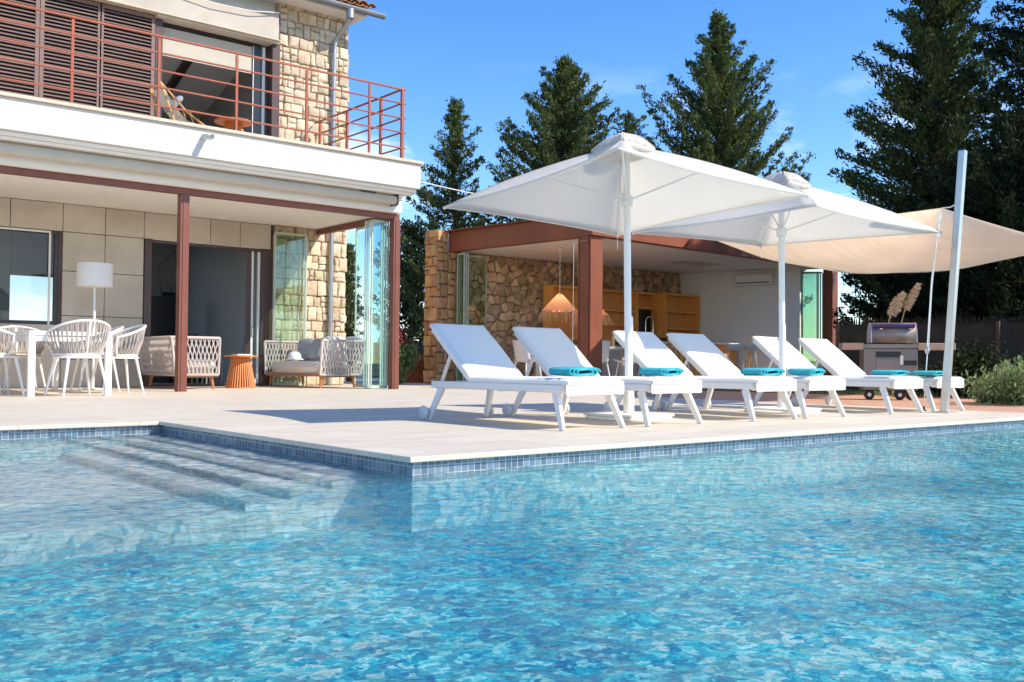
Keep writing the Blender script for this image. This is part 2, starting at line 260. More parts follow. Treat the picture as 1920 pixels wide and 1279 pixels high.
# ------------------------------------------------------------------ mesh builder
class MB:
    def __init__(s): s.v = []; s.f = []
    def add(s, vs, fs):
        k = len(s.v); s.v += [tuple(v) for v in vs]; s.f += [tuple(i+k for i in f) for f in fs]; return s
    def box(s, a, b):
        x0, y0, z0 = a; x1, y1, z1 = b
        if x0 > x1: x0, x1 = x1, x0
        if y0 > y1: y0, y1 = y1, y0
        if z0 > z1: z0, z1 = z1, z0
        return s.add([(x0,y0,z0),(x1,y0,z0),(x1,y1,z0),(x0,y1,z0),(x0,y0,z1),(x1,y0,z1),(x1,y1,z1),(x0,y1,z1)],
                     [(0,3,2,1),(4,5,6,7),(0,1,5,4),(1,2,6,5),(2,3,7,6),(3,0,4,7)])
    def prism(s, poly, z0, z1):
        n = len(poly)
        a = sum(poly[i][0]*poly[(i+1)%n][1]-poly[(i+1)%n][0]*poly[i][1] for i in range(n))
        if a < 0: poly = poly[::-1]
        return s.add([(x,y,z0) for x,y in poly]+[(x,y,z1) for x,y in poly],
                     [tuple(range(n-1,-1,-1)), tuple(range(n,2*n))]+[(i,(i+1)%n,n+(i+1)%n,n+i) for i in range(n)])
    def bar(s, p, q, w, h=None, w2=None, up=(0,0,1)):
        """rectangular bar from p to q, width w (sideways) height h; w2 scales the far end"""
        p = Vector(p); q = Vector(q); d = (q-p).normalized(); h = w if h is None else h
        u = Vector(up)
        if abs(d.dot(u)) > .95: u = Vector((0,1,0)) if abs(d.y) < .9 else Vector((1,0,0))
        r = d.cross(u).normalized(); u = r.cross(d); k = 1 if w2 is None else w2
        vs = []
        for c, kk in ((p,1),(q,k)):
            for a, b in ((-1,-1),(1,-1),(1,1),(-1,1)): vs.append(c+r*(a*w/2*kk)+u*(b*h/2*kk))
        return s.add(vs, [(0,1,2,3),(7,6,5,4),(0,4,5,1),(1,5,6,2),(2,6,7,3),(3,7,4,0)])
    def tube(s, pts, r, n=8, cap=True, closed=False):
        pts = [Vector(p) for p in pts]; k = len(pts); rr = r if isinstance(r, (list, tuple)) else [r]*k
        ref = None; rings = []
        for i, p in enumerate(pts):
            if closed: d = pts[(i+1)%k]-pts[i-1]
            else: d = pts[min(i+1,k-1)]-pts[max(i-1,0)]
            d = d.normalized() if d.length > 1e-9 else Vector((0,0,1))
            if ref is None: ref = Vector((0,0,1)) if abs(d.z) < .9 else Vector((1,0,0))
            a = d.cross(ref)
            if a.length < 1e-5: a = d.cross(Vector((.3,1,.2)))
            a.normalize(); b = d.cross(a).normalized(); ref = a.cross(d)
            rings.append([p+(a*math.cos(6.28318*j/n)+b*math.sin(6.28318*j/n))*rr[i] for j in range(n)])
        vs = [v for g in rings for v in g]; fs = []
        m = k if closed else k-1
        for i in range(m):
            i2 = (i+1)%k
            for j in range(n): fs.append((i*n+j, i*n+(j+1)%n, i2*n+(j+1)%n, i2*n+j))
        if cap and not closed: fs.append(tuple(range(n-1,-1,-1))); fs.append(tuple((k-1)*n+j for j in range(n)))
        return s.add(vs, fs)
    def lathe(s, prof, n=24, c=(0,0,0), axis='z'):
        vs = []; fs = []; k = len(prof)
        for r, z in prof:
            for j in range(n):
                a = 2*math.pi*j/n; x, y = r*math.cos(a), r*math.sin(a)
                if axis == 'z': v = (c[0]+x, c[1]+y, c[2]+z)
                elif axis == 'x': v = (c[0]+z, c[1]+x, c[2]+y)
                else: v = (c[0]+x, c[1]+z, c[2]+y)
                vs.append(v)
        for i in range(k-1):
            for j in range(n): fs.append((i*n+j, i*n+(j+1)%n, (i+1)*n+(j+1)%n, (i+1)*n+j))
        if prof[0][0] > 1e-6: fs.append(tuple(range(n-1,-1,-1)))
        if prof[-1][0] > 1e-6: fs.append(tuple((k-1)*n+j for j in range(n)))
        return s.add(vs, fs)
    def grid(s, fn, nu, nv, flip=False):
        vs = [fn(i/nu, j/nv) for j in range(nv+1) for i in range(nu+1)]; fs = []
        for j in range(nv):
            for i in range(nu):
                a = j*(nu+1)+i; q = (a, a+1, a+nu+2, a+nu+1); fs.append(q[::-1] if flip else q)
        return s.add(vs, fs)
    def pillow(s, c, w, h, d, rot=None, e=.35, n=10):
        """puffed cushion w (x) h (z) d (y thickness)"""
        rot = rot or Matrix.Identity(3); c = Vector(c)
        def P(sgn):
            def f(u, v):
                x, z = 2*u-1, 2*v-1
                k = max(0, (1-x**4))*max(0, (1-z**4)); t = k**e
                pin = 1-.06*(x*x)*(z*z)*2
                return c + rot @ Vector((x*w/2*(1-.05*(1-abs(z))**2*0)*pin, sgn*d/2*t, z*h/2*pin))
            return f
        s.grid(P(-1), n, n); s.grid(P(1), n, n, True); return s
    def build(s, name, m, parent=None, smooth=False, bevel=0, solid=0, world=True, seg=2, recalc=False):
        me = bpy.data.meshes.new(name)
        off = Vector(parent.get('_o', (0,0,0))) if (parent is not None and world) else Vector((0,0,0))
        me.from_pydata([(x-off.x, y-off.y, z-off.z) for x, y, z in s.v], [], s.f); me.update()
        if smooth:
            me.polygons.foreach_set('use_smooth', [True]*len(me.polygons))
            if smooth != 'all': me.set_sharp_from_angle(angle=R_(smooth if smooth is not True else 40))
        if m is not None: me.materials.append(M[m] if isinstance(m, str) else m)
        o = bpy.data.objects.new(name, me); col.objects.link(o)
        if parent is not None:
            o.parent = parent; o['_o'] = tuple(parent.get('_o', (0,0,0)))
        if solid:
            md = o.modifiers.new('thickness', 'SOLIDIFY'); md.thickness = solid; md.offset = 0
        if bevel:
            md = o.modifiers.new('bevel', 'BEVEL'); md.width = bevel; md.segments = seg; md.limit_method = 'ANGLE'; md.angle_limit = R_(50)
        return o
def tag(o, label=None, cat=None, group=None, kind=None):
    if label: o['label'] = label
    if cat: o['category'] = cat
    if group: o['group'] = group
    if kind: o['kind'] = kind
    return o
def thing(name, label, cat, loc=(0,0,0), group=None, rz=0):
    """an Empty at the base; parts given in world coordinates are shifted by its place"""
    o = bpy.data.objects.new(name, None); col.objects.link(o); o.location = loc; o.rotation_euler = (0,0,rz); o.empty_display_size = .2
    o['_o'] = tuple(loc) if rz == 0 else (0,0,0)
    return tag(o, label, cat, group)
def copy_tree(o, parent=None):
    c = o.copy(); col.objects.link(c)
    if parent is not None: c.parent = parent
    for ch in list(o.children): copy_tree(ch, c)
    return c
def place(o, loc, rz=0, label=None, sc_=None):
    o.location = loc; o.rotation_euler = (0,0,rz)
    if label: o['label'] = label
    if sc_: o.scale = (sc_,)*3
    return o
def structure(name, mb, m, **k): return tag(mb.build(name, m, **k), kind='structure')

# ------------------------------------------------------------------ ground, deck, pool
WZ = -.10
g = MB()
g.add([(-600,-600,-.06),(600,-600,-.06),(600,-5.25,-.06),(-600,-5.25,-.06)], [(0,1,2,3)])
g.add([(16.3,-5.25,-.06),(600,-5.25,-.06),(600,600,-.06),(16.3,600,-.06)], [(0,1,2,3)])
g.add([(-600,8.25,-.06),(16.3,8.25,-.06),(16.3,600,-.06),(-600,600,-.06)], [(0,1,2,3)])
g.add([(-600,-5.25,-.06),(-5.25,-5.25,-.06),(-5.25,8.25,-.06),(-600,8.25,-.06)], [(0,1,2,3)])
structure('ground', g, 'soil')
XE = 11.35
d = MB()
d.prism([(3.03,4.48),(XE,4.48),(XE,17.2),(20,17.2),(20,30),(-6,30),(-6,8.2),(3.03,8.2)], -.03, 0)
structure('pool_deck', d, 'deck')
d = MB()
d.box((2.86,4.31,-.028),(10.75,4.478,.004)); d.box((2.86,4.478,-.028),(3.028,8.20,.004)); d.box((-6,8.03,-.028),(2.86,8.198,.004))
structure('pool_coping', d, 'deck', bevel=.006)
d = MB(); d.box((10.752,4.31,-.028),(16.3,4.478,.004)); structure('path_coping', d, 'terracotta', bevel=.006)
d = MB(); d.box((XE+.003,4.48,-.05),(40,17.197,-.006)); structure('terracotta_path', d, 'terracotta')
FZ = -.40
b = MB()
b.box((2.9,4.35,-.135),(16.2,4.47,-.03)); b.box((2.9,4.472,-.135),(3.02,8.19,-.03)); b.box((-5,8.07,-.135),(2.898,8.19,-.03))
structure('pool_wall', b, 'mosaic')
b = MB()
b.box((2.9,4.35,-.8),(16.2,4.47,-.137)); b.box((2.9,4.472,-.8),(3.02,8.19,-.137)); b.box((-5,8.07,-.8),(2.898,8.19,-.137))
structure('pool_wall_lower', b, 'pale_tile')
b = MB(); b.box((-5.2,-5,-.8),(-5,8.19,-.03)); b.box((16,-5,-.8),(16.2,4.348,-.03)); b.box((-5.2,-5.2,-.8),(16.2,-5.002,-.03)); structure('pool_side', b, 'mosaic')
b = MB(); b.box((-5.2,-5.2,-.85),(16.2,8.19,FZ)); structure('pool_floor', b, 'ripple_tile')
b = MB(); e = MB()
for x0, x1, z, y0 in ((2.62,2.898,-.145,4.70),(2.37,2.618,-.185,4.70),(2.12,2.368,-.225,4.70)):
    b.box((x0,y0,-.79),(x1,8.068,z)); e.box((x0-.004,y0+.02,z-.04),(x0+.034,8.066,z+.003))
structure('pool_steps', b, 'step_tile'); structure('riser_shade_strips', e, 'riser_shade')  # dark strips along the step edges paint in the risers' shade
b = MB(); b.box((-5,4.70,-.79),(2.116,8.066,-.27)); structure('pool_shelf', b, 'step_tile')

def make_water():
    dx = .0125
    xs = np.arange(-.6, 12.6, dx); ys = np.arange(.6, 8.069, dx); X, Y = np.meshgrid(xs, ys)
    r = np.random.default_rng(3); Z = np.zeros_like(X)
    wx = X+.05*np.sin(2.3*Y+1)+.04*np.sin(4.1*X-1.7*Y); wy = Y+.05*np.sin(2.7*X+.5)+.04*np.sin(3.7*Y+2.1*X)
    for i in range(90):
        lam = .055*(4.5**r.random()); k = 2*math.pi/lam; th = r.uniform(0, 6.283); a = .0050*lam*r.uniform(.5, 1.1)
        Z += a*np.sin(k*(wx*math.cos(th)+wy*math.sin(th))+r.random()*6.28)
    edge = np.clip(np.minimum(X-xs[0], xs[-1]-X)/.3, 0, 1)*np.clip((Y-ys[0])/.3, 0, 1)
    Z = Z*edge+WZ
    nx, ny = len(xs), len(ys); idx = np.arange(nx*ny).reshape(ny, nx)
    q = np.stack([idx[:-1,:-1], idx[:-1,1:], idx[1:,1:], idx[1:,:-1]], -1)
    cx = X[:-1,:-1]+dx/2; cy = Y[:-1,:-1]+dx/2
    q = q[((cx < 2.9) | (cy < 4.35))].reshape(-1, 4)
    co = np.stack([X, Y, Z], -1).reshape(-1, 3)
    used = np.zeros(len(co), bool); used[q.ravel()] = True; re = np.cumsum(used)-1; co = co[used]; q = re[q]
    # calm outer sheet round the rippled part
    ex = [(-5,-5),(16,-5),(16,4.35),(-5,8.069)]
    x0, x1, y0, y1 = xs[0], xs[-1], ys[0], ys[-1]
    extra = [(-5,-5),(16,-5),(16,y0),(-5,y0),(x0,y0),(x1,y0),(x1,4.345),(16,4.345),(x0,y1),(-5,y1)]
    k = len(co); co = np.vstack([co, np.array([(a, b_, WZ) for a, b_ in extra])])
    q = np.vstack([q, np.array([[k,k+1,k+2,k+3],[k+3,k+4,k+8,k+9],[k+5,k+2,k+7,k+6]])])
    me = bpy.data.meshes.new('pool_water'); me.vertices.add(len(co)); me.vertices.foreach_set('co', co.ravel())
    me.loops.add(q.size); me.loops.foreach_set('vertex_index', q.ravel().astype(np.int32)); me.polygons.add(len(q))
    me.polygons.foreach_set('loop_start', np.arange(0, q.size, 4, dtype=np.int32)); me.polygons.foreach_set('use_smooth', np.ones(len(q), bool)); me.update(); me.validate()
    me.materials.append(M['water']); o = bpy.data.objects.new('pool_water', me); col.objects.link(o); tag(o, kind='structure')
make_water()

# ------------------------------------------------------------------ rubble and block stone walls
def clip(poly, nx, ny, c):
    out = []
    for i in range(len(poly)):
        a = poly[i]; b = poly[(i+1)%len(poly)]; da = a[0]*nx+a[1]*ny-c; db = b[0]*nx+b[1]*ny-c
        if da <= 0: out.append(a)
        if (da < 0 < db) or (db < 0 < da):
            t = da/(da-db); out.append((a[0]+(b[0]-a[0])*t, a[1]+(b[1]-a[1])*t))
    return out
def stones(mb, U, V, fn, sx, sy, seed, blocks=False, jit=.30, gap=.005, depth=.045):
    """irregular stones over a U x V panel; fn(u, v, d) gives the point standing d proud of the wall"""
    r = random.Random(seed); pts = []
    ny = max(1, round(V/sy)); hy = V/ny
    for j in range(-1, ny+1):
        nx = max(1, round(U/(sx*r.uniform(.8, 1.2)))); hx = U/nx; off = r.random()
        for i in range(-1, nx+2):
            pts.append(((i+off)*hx+r.uniform(-jit, jit)*hx, (j+.5)*hy+r.uniform(-jit, jit)*hy))
    R2 = (2.6*max(sx, sy))**2
    polys = ashlar(U, V, sx, sy, r) if blocks else None
    for i, p in enumerate(polys or pts):
        poly = p if blocks else [(0,0),(U,0),(U,V),(0,V)]
        for k, q in enumerate([] if blocks else pts):
            if k == i: continue
            dx, dy = q[0]-p[0], q[1]-p[1]; d2 = dx*dx+dy*dy
            if d2 > R2 or d2 < 1e-9: continue
            poly = clip(poly, dx, dy, (q[0]**2+q[1]**2-p[0]**2-p[1]**2)/2)
            if len(poly) < 3: break
        if len(poly) < 3: continue
        ar = abs(sum(poly[a][0]*poly[(a+1)%len(poly)][1]-poly[(a+1)%len(poly)][0]*poly[a][1] for a in range(len(poly)))/2)
        if ar < .25*sx*sy*.3: continue
        cx = sum(a[0] for a in poly)/len(poly); cy = sum(a[1] for a in poly)/len(poly)
        # roughen edges: subdivide and jitter
        pl = []
        for a in range(len(poly)):
            A, B = poly[a], poly[(a+1)%len(poly)]; L = math.hypot(B[0]-A[0], B[1]-A[1]); n = max(1, int(L/.07))
            for t in range(n):
                x, y = A[0]+(B[0]-A[0])*t/n, A[1]+(B[1]-A[1])*t/n
                if t == 0: x += (cx-x)*.045; y += (cy-y)*.045
                pl.append((x+r.uniform(-.008, .008), y+r.uniform(-.008, .008)))
        def inset(k, dd):
            o = []
            for x, y in pl:
                L = math.hypot(x-cx, y-cy) or 1; o.append((min(U, max(0, x-(x-cx)/L*k)), min(V, max(0, y-(y-cy)/L*k))))
            return [fn(x, y, dd+tl*(x-cx)+tv*(y-cy)) for x, y in o]
        dd = depth*r.uniform(.55, 1.45); tl, tv = r.uniform(-.08, .08), r.uniform(-.10, .10)
        n = len(pl); a0 = [fn(min(U,max(0,x-(x-cx)*gap/.2)), min(V,max(0,y-(y-cy)*gap/.2)), -.01) for x, y in pl]
        r1 = inset(gap, dd*.55); r2 = inset(gap+.008, dd*.90); r3 = inset(gap+.035, dd*1.05)
        vs = a0+r1+r2+r3; fs = []
        for lv in range(3):
            for a in range(n): fs.append((lv*n+a, lv*n+(a+1)%n, (lv+1)*n+(a+1)%n, (lv+1)*n+a))
        fs.append(tuple(3*n+a for a in range(n))); mb.add(vs, fs)
def ashlar(U, V, sx, sy, r):
    """irregular coursed blocks as polygons"""
    out = []; y = 0
    while y < V-.02:
        h = min(sy*r.uniform(.75, 1.35), V-y)
        if V-y-h < sy*.4: h = V-y
        x = -r.random()*sx*.5
        while x < U:
            w_ = sx*r.uniform(.55, 1.5); x1 = x+w_
            if U-x1 < sx*.35: x1 = U
            cuts = [0, 1]
            if r.random() < .38 and w_ < sx*1.15: cuts = [0, r.uniform(.35, .65), 1]
            for c0, c1 in zip(cuts[:-1], cuts[1:]):
                xa, xb = max(0, x), min(U, x1); ya, yb = y+h*c0, y+h*c1
                if xb-xa > .05:
                    j = lambda: r.uniform(-.016, .016)
                    P = [(xa, ya), ((xa+xb)/2+j(), ya+j()*.6), (xb, ya+j()), (xb+j()*.8, (ya+yb)/2), (xb, yb), ((xa+xb)/2+j(), yb+j()*.6), (xa, yb+j()), (xa+j()*.8, (ya+yb)/2)]
                    out.append([(min(U, max(0, a)), min(V, max(0, b_))) for a, b_ in P])
            x = x1
        y += h
    return out
def wall_panel(mb, p0, p1, z0, z1, sx, sy, seed, **k):
    """stones on the vertical face from p0 to p1 (outward = right-hand side of p0->p1)"""
    a = Vector((p0[0], p0[1], 0)); b = Vector((p1[0], p1[1], 0)); L = (b-a).length; t = (b-a)/L; n = Vector((t.y, -t.x, 0))
    stones(mb, L, z1-z0, lambda u, v, d: a+t*u+n*d+Vector((0,0,z0+v)), sx, sy, seed, **k)

# ------------------------------------------------------------------ villa
CZ = 3.38                                           # porch ceiling
V = thing('villa', 'two storey stone villa with white balcony slab and covered glazed porch', 'house', (6, 19, 0))
# balcony slab
s = MB(); s.box((-6,15.12,3.76),(10.2,18.94,4.22)); s.box((-6,18.94,3.66),(9.1,19.30,4.22)); slab = s.build('balcony_slab', 'render', V, bevel=.01)
s = MB(); s.box((-6,15.07,4.222),(10.24,18.99,4.275)); s.build('slab_coping', 'coping', V, bevel=.008)
s = MB(); s.box((-6,15.20,3.70),(10.16,18.99,3.758)); s.box((-6,15.27,3.655),(10.1,18.99,3.698)); s.build('slab_moulding', 'ceiling', V, bevel=.01)
s = MB(); s.box((-6,15.62,3.36),(10.12,15.97,3.653)); s.build('porch_fascia', 'ceiling', V, bevel=.006)
s = MB(); s.box((-6,15.972,CZ),(10.168,18.93,3.652)); s.box((-6,18.93,CZ),(9.1,19.31,3.655)); s.build('porch_ceiling', 'ceiling', V)
s = MB(); s.tube([(-6,15.45,3.55),(9.84,15.45,3.55)], .085, 18); aw = s.build('awning_roller', 'awning', V, smooth=True)
s = MB(); s.box((9.842,15.36,3.45),(9.875,15.6,3.66)); s.build('bracket', 'dark', aw, bevel=.004)
s = MB(); s.box((9.1,15.40,3.60),(9.4,15.5,3.655)); s.build('bracket', 'dark', aw, bevel=.004)
s = MB(); s.box((-6,15.78,3.255),(10.17,15.90,3.357)); s.build('front_beam', 'steel_red', V, bevel=.004)
s = MB(); s.box((10.06,15.902,3.255),(10.17,18.95,3.357)); s.build('side_beam', 'steel_red', V, bevel=.004)
for x in (5.98, 10.105):
    s = MB(); s.box((x-.075,15.765,0),(x+.075,15.915,3.253)); s.box((x-.035,15.755,0),(x+.035,15.764,3.253)); s.build('post', 'steel_red', V, bevel=.004)
# spout
s = MB(); s.tube([(6.02,15.15,4.10),(6.06,14.86,4.06)], .045, 14, cap=False); s.build('drain_spout', 'render', V, smooth=True, solid=.008)
# downlights
for x in (3.68, 5.27, 6.78, 8.38):
    s = MB(); s.lathe([(.075,0),(.075,-.008),(.055,-.012),(.05,-.004),(0,-.004)], 20, (x,17.28,CZ-.001)); s.build('downlight', 'white', V, smooth=True)
# ground floor wall: cladding slabs
s = MB(); cols_ = [4.93, 5.68, 6.40]; G = .006
def slabp(x0, x1, z0, z1, y=18.96, dx=.05): s.box((x0+G, y, z0+G), (x1-G, y+dx, z1-G))
for a, b_ in ((4.93,5.68),(5.68,6.40)):
    for z0, z1 in ((0,.52),(.52,1.32),(1.32,2.14),(2.14,2.86)): slabp(a, b_, z0, z1)
xs_ = [1.3, 2.2, 3.1, 4.05, 4.93, 5.68, 6.40, 7.25, 7.72, 8.35, 9.03]
for a, b_ in zip(xs_[:-1], xs_[1:]): slabp(a, b_, 2.86, 3.375)
for a, b_ in zip(xs_[:4], xs_[1:5]): slabp(a, b_, 0, 1.15)
s.build('wall_cladding', 'clad', V, bevel=.004)
s = MB(); s.box((4.95,19.012,0),(6.38,19.3,3.37)); s.box((1.3,19.012,2.87),(9.03,19.3,3.37)); s.box((1.3,19.012,0),(4.949,19.3,1.13)); s.box((-6,18.96,0),(1.29,19.3,3.37)); s.build('wall_core', 'dark', V)
# kitchen window
wd = MB(); 
for a, b_ in (((1.3,18.99,1.14),(4.86,19.07,1.21)), ((1.3,18.99,2.80),(4.86,19.07,2.86)), ((4.80,18.985,1.212),(4.86,19.07,2.798)), ((2.6,18.99,1.212),(2.66,19.07,2.798))): wd.box(a, b_)
wd = wd.build('window', 'dark', V, bevel=.003)
s = MB(); s.box((1.3,19.03,1.2),(4.85,19.04,2.82)); s.build('pane', 'pane', wd)
s = MB(); s.box((4.862,18.98,0),(4.93,19.2,2.86)); s.build('window_jamb', 'brown', V)
s = MB(); s.box((4.70,18.975,1.0),(4.735,18.99,2.82)); s.box((1.3,18.975,2.815),(4.735,18.99,2.85)); s.build('window_trim', 'white', V)
# sliding door
fr = MB()
for a, b_ in (((6.42,18.97,0),(6.56,19.12,2.855)), ((8.50,18.99,0),(8.62,19.1,2.80)), ((8.83,18.97,0),(9.10,19.12,3.37)), ((6.562,19.0,2.80),(8.828,19.1,2.855)), ((6.562,19.0,0),(8.828,19.1,.05))): fr.box(a, b_)
fr = fr.build('sliding_door', 'brown', V, bevel=.004)
s = MB(); s.box((8.622,19.02,.052),(8.68,19.08,2.798)); s.box((8.78,19.02,.052),(8.826,19.08,2.798)); s.box((8.682,19.02,.052),(8.778,19.06,.16)); s.build('white_frame', 'white', fr, bevel=.003)
s = MB(); s.tube([(8.65,19.0,1.02),(8.65,18.965,1.04),(8.65,18.965,1.2),(8.65,19.0,1.22)], .012, 8); s.build('handle', 'chrome', fr, smooth=True)
s = MB(); s.box((8.681,19.035,.161),(8.779,19.045,2.797)); s.build('pane', 'glass', fr)
s = MB(); s.box((6.57,18.985,2.858),(8.82,19.0,2.875)); s.build('door_trim', 'white', V)
# rooms behind
s = MB(); s.box((6.9,24,0),(9.1,24.1,3.3)); s.box((9.0,19.31,0),(9.09,23.99,3.3)); s.box((1.0,19.32,3.3),(9.1,24,3.34)); s.build('room_wall', 'grey_room', V)
s = MB(); s.box((-.5,20.3,0),(2.95,20.9,3.2)); s.box((2.96,20.6,0),(4.42,20.9,3.2)); s.box((4.43,20.65,2.15),(6.2,20.8,3.29)); s.box((-.5,19.9,.0),(2.4,20.29,1.9)); s.build('kitchen_unit', 'kitchen', V, bevel=.01)
s = MB(); s.box((8.55,23.9,0),(8.95,23.99,2.2)); s.build('inner_door', 'black', V)
# stone pier, both floors
s = MB(); wall_panel(s, (9.12,18.97), (10.80,18.97), 0, 8.15, .21, .27, 5, blocks=True); wall_panel(s, (10.80,18.97), (10.80,24), 0, 8.15, .30, .27, 6, blocks=True)
s.build('stone_wall', 'stone', V, smooth=50)
s = MB(); s.box((9.105,18.975,0),(10.795,24.2,8.15)); s.build('wall_mortar', 'palemortar', V)
# upper floor
s = MB(); s.box((-6,19.05,4.28),(3.9,19.3,8.15)); s.box((3.9,19.05,7.45),(9.1,19.3,8.15)); s.build('upper_wall', 'render', V)
s = MB(); s.box((-6,18.70,7.22),(9.02,19.04,7.80)); s.build('shutter_box', 'clad', V, bevel=.01)
s = MB(); s.box((-6,18.66,7.20),(9.04,19.04,7.218)); s.box((6.5,18.72,7.15),(9.04,19.04,7.199)); s.build('box_lip', 'coping', V)
def shutter(x0, x1, z0, z1):
    q = MB()
    for a, b_ in (((x0,18.84,z0),(x0+.07,18.92,z1)), ((x1-.07,18.84,z0),(x1,18.92,z1)), ((x0+.071,18.84,z0),(x1-.071,18.92,z0+.08)), ((x0+.071,18.84,z1-.08),(x1-.071,18.92,z1))): q.box(a, b_)
    fo = q.build('shutter', 'slat', V, bevel=.003)
    q = MB(); n = int((z1-z0-.16)/.068)
    for i in range(n):
        z = z0+.10+i*.068
        q.add([(x0+.071,18.845,z),(x1-.071,18.845,z),(x1-.071,18.91,z+.040),(x0+.071,18.91,z+.040),
               (x0+.071,18.845,z+.016),(x1-.071,18.845,z+.016),(x1-.071,18.91,z+.056),(x0+.071,18.91,z+.056)],
              [(0,3,2,1),(4,5,6,7),(0,1,5,4),(1,2,6,5),(2,3,7,6),(3,0,4,7)])
    q.build('louvre_slats', 'slat', fo)
for a in (1.24, 2.31, 3.38, 4.45, 5.48): shutter(a, a+(1.065 if a < 5 else 1.03)-.004, 4.30, 7.19)
s = MB(); s.box((-6,18.95,4.28),(6.5,18.99,7.19)); s.build('shutter_backing', 'dark', V)
s = MB(); s.box((6.52,18.86,4.28),(6.66,19.04,7.14)); s.build('brown_frame', 'brown', V, bevel=.004)
s = MB(); s.box((8.93,18.80,4.28),(9.10,19.03,7.82)); s.build('brown_frame', 'brown', V, bevel=.004)
ud = MB()
for a, b_ in (((8.60,19.0,4.28),(8.75,19.06,7.14)), ((6.665,19.0,7.08),(8.6,19.06,7.14)), ((6.665,19.0,4.28),(8.6,19.06,4.33))): ud.box(a, b_)
ud = ud.build('balcony_door', 'black', V)
s = MB(); s.box((8.585,18.985,4.29),(8.60,18.998,7.08)); s.box((8.80,19.0,4.29),(8.86,19.05,7.1)); s.build('white_frame', 'white', ud)
s = MB(); s.box((8.751,19.02,4.29),(8.80,19.03,7.1)); s.build('pane', 'pane', ud)
s = MB(); s.box((6.67,19.02,6.50),(8.58,19.035,7.06)); s.build('roller_blind', 'awning', V)
s = MB(); s.box((6.0,23,4.28),(9.2,23.1,7.5)); s.box((6.0,19.35,4.28),(6.05,23,7.5)); s.box((9.04,19.35,4.28),(9.09,23,7.5)); s.build('upper_room', 'grey_room', V)
s = MB(); s.add([(6.05,19.35,7.45),(9.04,19.35,7.45),(9.04,23,6.4),(6.05,23,6.4)], [(0,1,2,3)]); s.build('upper_ceiling', 'kitchen', V, solid=.03)
s = MB()
for x in (6.9, 7.8): s.bar((x,19.4,7.36),(x+.1,22.9,6.33), .14, .12)
s.box((8.2,22.6,4.28),(9.0,22.99,5.9)); s.build('ceiling_beam', 'brown', V)
# roof
s = MB(); s.add([(-6,18.35,8.20),(11.05,18.35,8.20),(11.05,24,9.9),(-6,24,9.9)], [(0,1,2,3)]); rf = s.build('roof', 'dark', V, solid=.05)
s = MB()
r2 = random.Random(4)
for i in range(26):
    x = 11.0-.21*i
    for j in range(6):
        y0 = 18.26+j*.36; z0 = 8.27+(y0-18.3)*.30; y1 = y0+.42; z1 = 8.25+(y1-18.3)*.30; dz = r2.uniform(-.008, .01)
        n = 7; vs = []
        for (yy, zz, rr) in ((y0, z0+.03+dz, .10), (y1, z1+.01+dz, .085)):
            for a in range(n+1): t = math.pi*a/n; vs.append((x+rr*math.cos(t)+r2.uniform(-.003,.003), yy, zz+rr*.75*math.sin(t)))
        for a in range(n+1):
            vx = vs[a]; vs.append((vx[0], vx[1], vx[2]-.018))
        fs = [(a, a+1, n+2+a, n+1+a) for a in range(n)]+[(2*n+2+a, 2*n+3+a, a+1, a) for a in range(n)]
        s.add(vs, fs)
        if j < 3:
            vs = []
            for (yy, zz) in ((y0+.03, z0), (y1, z1)):
                for a in range(n+1): t = math.pi+math.pi*a/n; vs.append((x-.105+.10*math.cos(t), yy, zz+.04+.06*math.sin(t)))
            s.add(vs, [(a, a+1, n+2+a, n+1+a) for a in range(n)])
s.build('roof_tiles', 'tile_roof', rf, smooth=60, solid=.012)
s = MB(); s.box((-6,18.45,8.10),(10.98,24,8.16)); s.build('eave_board', 'ceiling', V)
s = MB()
n = 8; vs = []
for x in (-6, 11.35):
    for a in range(n+1): t = math.pi+math.pi*a/n; vs.append((x, 18.33+.085*math.cos(t), 8.19+.085*math.sin(t)))
s.add(vs, [(a, a+1, n+2+a, n+1+a) for a in range(n)]); s.add([vs[n+1+a] for a in range(n+1)], [tuple(range(n+1))])
s.build('gutter', 'zinc', V, smooth=60, solid=.012)
s = MB(); s.tube([(10.52,18.34,8.12),(10.52,18.36,7.95),(10.46,18.60,7.72),(10.42,18.84,7.55),(10.41,18.86,7.3),(10.41,18.86,4.28)], .052, 14)
s.tube([(10.50,18.34,8.13),(10.50,18.34,7.93)], .085, 14)
s.build('downpipe', 'zinc', V, smooth=True)
s = MB(); s.tube([(10.40,18.86,3.65),(10.40,18.86,.02)], .052, 14); s.build('lower_downpipe', 'zinc', V, smooth=True)
s = MB(); s.tube([(6.0,18.64,7.86),(6.8,18.60,7.70),(7.6,18.6,7.62),(8.4,18.60,7.66),(9.0,18.64,7.78)], .010, 6); s.build('cable', 'ceiling', V)
# railing
rl = MB(); rl.box((9.93,15.375,4.30),(9.985,15.43,5.66)); rl = rl.build('railing', 'rail', V, bevel=.003)
for x in (.22, 1.51, 2.80, 4.09, 5.385, 6.68, 7.97, 9.245):
    s = MB(); s.box((x-.02,15.385,4.277),(x+.02,15.42,5.62)); s.build('railing_post', 'rail', rl)
for y in (16.15, 17.45, 18.6):
    s = MB(); s.box((9.93,y-.03,4.277),(9.97,y+.03,5.62)); s.build('railing_post', 'rail', rl)
for z in (4.545, 4.84, 5.11, 5.39, 5.655):
    t = .02 if z < 5.6 else .028
    s = MB(); s.box((-6,15.38,z-t/2),(10.03,15.425,z+t/2)); s.build('rail', 'rail', rl)
    s = MB(); s.box((9.935,15.43,z-t/2),(9.97,18.85,z+t/2)); s.build('rail', 'rail', rl)
